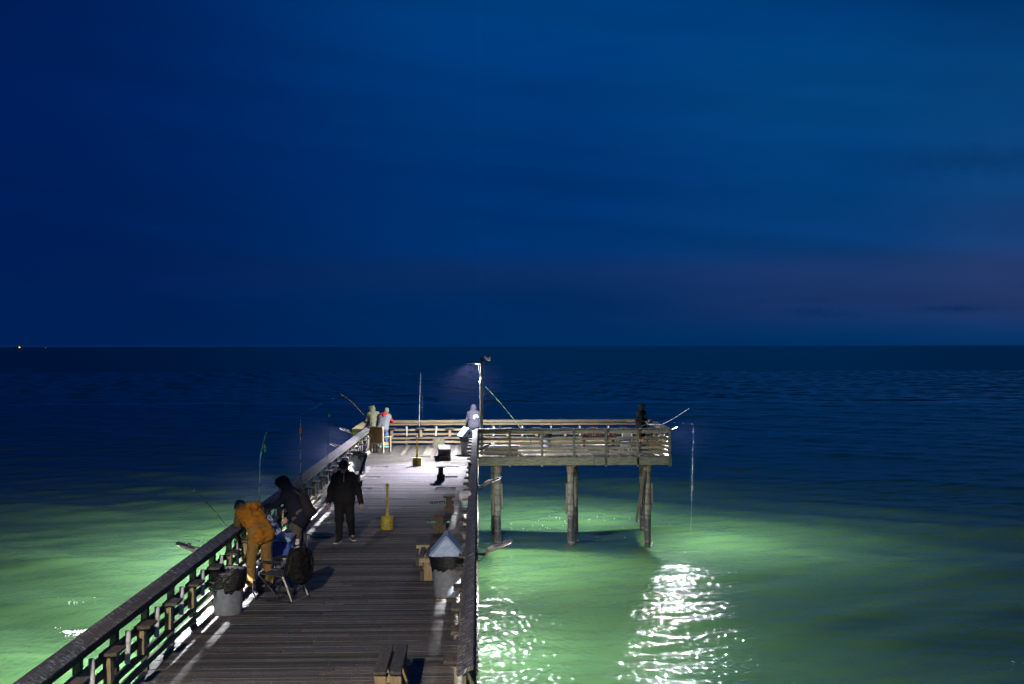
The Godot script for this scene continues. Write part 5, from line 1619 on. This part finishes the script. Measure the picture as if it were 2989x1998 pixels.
		part("ground_bar", tb([Vector3(x, 0.014, 0.4), Vector3(x, 0.014, -0.1)], [0.012], 8), M.gloss, rk)
	part("rear_bar", tb([Vector3(-0.27, 0.014, 0.38), Vector3(0.27, 0.014, 0.38)], [0.011], 8), M.galv, rk)
	part("top_bar", tb([Vector3(-0.27, 0.88, 0.34), Vector3(-0.2, 0.9, 0.35), Vector3(0.2, 0.9, 0.35), Vector3(0.27, 0.88, 0.34)], [0.0125], 8), M.gloss, rk)
	var bagm := MB.new()
	bagm.flesh([[Vector3(-0.16, 0.8, 0.42), Vector3(-0.14, 0.42, 0.4), 0.085, 0.11], [Vector3(0.0, 0.82, 0.42), Vector3(0.0, 0.4, 0.42), 0.08, 0.13], [Vector3(0.15, 0.78, 0.42), Vector3(0.16, 0.44, 0.38), 0.07, 0.1], [Vector3(-0.1, 0.4, 0.44), Vector3(0.12, 0.42, 0.44), 0.1, 0.09]], 0.018, 0.05, 0.045, 9)
	var coat := thing("coat", "black padded coat hung over the back of the rocker chair", "coat", Vector3(-3.32, 0, -18.8), deg_to_rad(70.0))
	part("coat_body", bagm, cloth(Color(0.006, 0.006, 0.006), 0.7, 0.1), coat)
	part("coat_sleeve", tb([Vector3(0.2, 0.8, 0.4), Vector3(0.24, 0.62, 0.45), Vector3(0.22, 0.42, 0.46)], [0.05, 0.055, 0.045], 9), cloth(Color(0.008, 0.008, 0.008), 0.7, 0.1), coat)
	# landing net, buckets, small stuff
	var net := thing("landing_net", "round green landing net lying on the deck by the walking man", "net", Vector3(-3.45, 0.02, -25.0))
	var hoop := []
	for i in 25:
		hoop.append(Vector3(cos(TAU * i / 24.0) * 0.27, 0.0, sin(TAU * i / 24.0) * 0.24))
	part("hoop", tb(hoop, [0.009], 6), M.galv, net)
	part("handle", tb([Vector3(-0.27, 0.0, 0.0), Vector3(-0.62, 0.01, 0.1)], [0.013], 8), M.pale_metal, net)
	var mesh_ := MB.new()
	for i in 11:
		var u := -0.25 + 0.05 * i
		var w := 0.24 * sqrt(maxf(0.0, 1.0 - u * u / 0.073))
		mesh_.tube([Vector3(u, -0.004, -w), Vector3(u, 0.012, 0.0), Vector3(u, -0.004, w)], [0.0035], 4)
		var v := 0.27 * sqrt(maxf(0.0, 1.0 - u * u / 0.058)) if absf(u) < 0.24 else 0.0
		if v > 0.02:
			mesh_.tube([Vector3(-v, -0.004, u), Vector3(0, 0.012, u), Vector3(v, -0.004, u)], [0.0035], 4)
	part("netting", mesh_, mat(Color(0.02, 0.2, 0.11), 0.7), net)
	var bk1 := thing("small_bucket", "small white bucket at the feet of the mustard vest", "bucket", Vector3(-4.06, 0, -20.35))
	part("pail", lt([Vector2(0, 0.004), Vector2(0.07, 0.004), Vector2(0.085, 0.21), Vector2(0.089, 0.215), Vector2(0.08, 0.2), Vector2(0.066, 0.02)], 20), M.white, bk1)
	part("handle", tb([Vector3(-0.085, 0.2, 0), Vector3(-0.06, 0.14, 0.07), Vector3(0.0, 0.12, 0.095), Vector3(0.06, 0.14, 0.07), Vector3(0.085, 0.2, 0)], [0.004], 5), M.galv, bk1)
	var tx := thing("tackle_box", "dark tackle box on the deck under the rocker chair's far side", "box", Vector3(-3.72, 0, -19.35), 0.4)
	part("case", bx(Vector3(0.3, 0.16, 0.18), Vector3(0, 0.082, 0), Basis(), 0.015), M.gloss, tx)
	part("latch", bx(Vector3(0.05, 0.04, 0.012), Vector3(0, 0.11, 0.093)), M.pale_metal, tx)
	part("handle", tb([Vector3(-0.07, 0.16, 0), Vector3(-0.06, 0.19, 0), Vector3(0.06, 0.19, 0), Vector3(0.07, 0.16, 0)], [0.008], 6), M.black, tx)
	# buckets on the right-hand shelf
	var sb := thing("shelf_bucket", "white bucket with a teal band standing on a railing shelf", "bucket", Vector3(-0.29, 0.756, -24.02))
	part("pail", lt([Vector2(0, 0.002), Vector2(0.085, 0.002), Vector2(0.095, 0.14), Vector2(0.098, 0.146), Vector2(0.09, 0.13), Vector2(0.08, 0.02)], 20), M.pvc, sb)
	part("band", lt([Vector2(0.0875, 0.012), Vector2(0.0905, 0.012), Vector2(0.0935, 0.052), Vector2(0.09, 0.052)], 20), mat(Color(0.06, 0.32, 0.27), 0.6), sb)
	var lb := thing("tipped_bucket", "pale translucent bucket tipped on its side on top of the shelf bucket", "bucket", Vector3(-0.29, 1.0, -24.02), 0.25)
	part("pail", lt([Vector2(0, -0.11), Vector2(0.085, -0.11), Vector2(0.1, 0.1), Vector2(0.104, 0.11), Vector2(0.096, 0.1), Vector2(0.08, -0.1)], 22, Transform3D(Basis(Vector3.BACK, PI / 2 + 0.1), Vector3.ZERO)), M.pvc, lb)
	part("rim", lt([Vector2(0.1, 0.1), Vector2(0.109, 0.1), Vector2(0.109, 0.115), Vector2(0.1, 0.115)], 22, Transform3D(Basis(Vector3.BACK, PI / 2 + 0.1), Vector3.ZERO)), M.white, lb)
	# upright signs on the shelves
	var sg := thing("upright_sign", "tall narrow black sign with white lettering on the walkway railing", "sign", Vector3(-0.225, 0.45, -30.15))
	part("board", bx(Vector3(0.12, 0.58, 0.03), Vector3(0, 0.29, 0), Basis(), 0.01), M.black, sg)
	words("Photyb", 0.14, M.white, sg, Transform3D(Basis(Vector3.BACK, PI / 2), Vector3(0.0, 0.31, 0.0165)))
	part("label_square", bx(Vector3(0.07, 0.07, 0.004), Vector3(0, 0.06, 0.0175), Basis(), 0.001), mat(Color(0.4, 0.4, 0.42), 0.7), sg)
	var s2 := thing("upright_sign", "tall narrow black sign with a purple panel at the end of the walkway railing", "sign", Vector3(-4.12, 0.32, -40.6))
	part("board", bx(Vector3(0.1, 0.4, 0.03), Vector3(0, 0.22, 0), Basis(), 0.01), M.black, s2)
	part("panel", bx(Vector3(0.07, 0.13, 0.004), Vector3(0, 0.19, 0.0175), Basis(), 0.001), mat(Color(0.13, 0.1, 0.42), 0.6), s2)
	part("panel", bx(Vector3(0.07, 0.05, 0.004), Vector3(0, 0.3, 0.0175), Basis(), 0.001), mat(Color(0.5, 0.5, 0.52), 0.6), s2)
	var s3 := thing("notice", "small blue and white notice under a shelf of the walkway railing", "notice", Vector3(-0.2, 0.42, -23.0))
	part("sheet", bx(Vector3(0.13, 0.22, 0.006), Vector3(0, 0.11, 0), Basis(), 0.001), mat(Color(0.1, 0.1, 0.42), 0.6), s3)
	part("stripe", bx(Vector3(0.12, 0.06, 0.003), Vector3(0, 0.04, 0.0045), Basis(), 0.0005), M.white, s3)
	var s4 := thing("notice", "small turquoise notice under a shelf of the walkway railing", "notice", Vector3(-0.2, 0.42, -21.8))
	part("sheet", bx(Vector3(0.1, 0.22, 0.006), Vector3(0, 0.11, 0), Basis(), 0.001), mat(Color(0.1, 0.4, 0.42), 0.6), s4)
	part("print", bx(Vector3(0.03, 0.05, 0.003), Vector3(0, 0.1, 0.0045), Basis(), 0.0005), M.ink, s4)
	# things on the platform
	var wb := thing("white_box", "small pale box on the platform under the end railing", "box", Vector3(5.98, 0, -46.0), 0.2)
	part("case", bx(Vector3(0.3, 0.22, 0.22), Vector3(0, 0.112, 0), Basis(), 0.015), mat(Color(0.35, 0.38, 0.42), 0.6), wb)
	part("lid", bx(Vector3(0.32, 0.04, 0.24), Vector3(0, 0.242, 0), Basis(), 0.012), M.white, wb)
	part("handle", tb([Vector3(-0.09, 0.26, 0), Vector3(-0.08, 0.3, 0), Vector3(0.08, 0.3, 0), Vector3(0.09, 0.26, 0)], [0.008], 6), M.pale_metal, wb)
	var fc := thing("camp_chair", "small folding camp chair beside the dark red bench", "chair", Vector3(5.85, 0, -44.6), 2.6)
	part("seat", bx(Vector3(0.4, 0.02, 0.36), Vector3(0, 0.4, 0), Basis(), 0.008), M.black, fc)
	part("backrest", bx(Vector3(0.4, 0.3, 0.02), Vector3(0, 0.68, 0.23), Basis(Vector3.RIGHT, 0.15), 0.008), M.black, fc)
	for s in [-1.0, 1.0]:
		part("leg", tb([Vector3(s * 0.2, 0.0, 0.2), Vector3(s * 0.2, 0.4, -0.18)], [0.011], 7), M.pale_metal, fc)
		part("leg", tb([Vector3(s * 0.2, 0.0, -0.2), Vector3(s * 0.2, 0.4, 0.18), Vector3(s * 0.2, 0.84, 0.26)], [0.011], 7), M.pale_metal, fc)
	# ships far out, only their lights show
	var lamp := mat(Color(0.9, 0.6, 0.3), 0.5)
	lamp.emission_enabled = true
	lamp.emission = Color(1.0, 0.55, 0.12)
	lamp.emission_energy_multiplier = 5.0
	var dim := lamp.duplicate()
	dim.emission = Color(1.0, 0.5, 0.4)
	dim.emission_energy_multiplier = 0.25
	for q in [[-2110.0, 5200.0, 1.0, lamp, "distant ship with a bright amber deck light on the horizon"], [-1990.0, 5200.0, 0.7, dim, "distant ship with a faint reddish light on the horizon"]]:
		var sp := thing("ship", q[4], "ship", Vector3(q[0], SEA - 0.5, -q[1]), 0.0, "ships on the horizon")
		var hull := MB.new()
		hull.box(Vector3(34, 2.6, 7) * q[2], Transform3D(Basis(), Vector3(0, 1.0, 0)), 0.8)
		part("hull", hull, M.dark_iron, sp)
		part("wheelhouse", bx(Vector3(7, 3.0, 5) * q[2], Vector3(-9, 3.6, 0) * q[2]), M.housing, sp)
		part("mast", tb([Vector3(2, 2.0, 0) * q[2], Vector3(2, 7.5, 0) * q[2]], [0.3], 6), M.housing, sp)
		var b := MB.new()
		b.sphere(Vector3(8, 4.6, 2) * q[2], Vector3(4.6, 3.4, 3) * q[2] * 0.75, 10)
		part("deck_light", b, q[3], sp)

func _ready() -> void:
	rng.seed = 20240
	# camera: 4.2 m above the deck over the right railing, turned 1.7 degrees to the right
	var cam := Camera3D.new()
	cam.name = "camera"
	cam.fov = 33.94
	cam.near = 0.1
	cam.far = 40000.0
	cam.position = Vector3(0, 4.2, 0)
	cam.rotation_degrees = Vector3(0.19, -1.706, -0.1)
	add_child(cam)
	cam.current = true
	var env := Environment.new()
	env.background_mode = Environment.BG_SKY
	var sm := PanoramaSkyMaterial.new()
	sm.panorama = sky_texture()
	env.sky = Sky.new()
	env.sky.sky_material = sm
	env.tonemap_mode = Environment.TONE_MAPPER_LINEAR
	env.tonemap_exposure = 1.0
	env.sdfgi_enabled = true
	env.ssao_enabled = true
	env.ssil_enabled = true
	env.volumetric_fog_enabled = true
	env.volumetric_fog_density = 0.0
	var we := WorldEnvironment.new()
	we.name = "world"
	we.environment = env
	add_child(we)
	make_materials()
	make_sea()
	make_deck()
	make_railings()
	make_piles()
	make_lamps()
	make_foam()
	make_furniture()
	make_people()
	make_tackle()
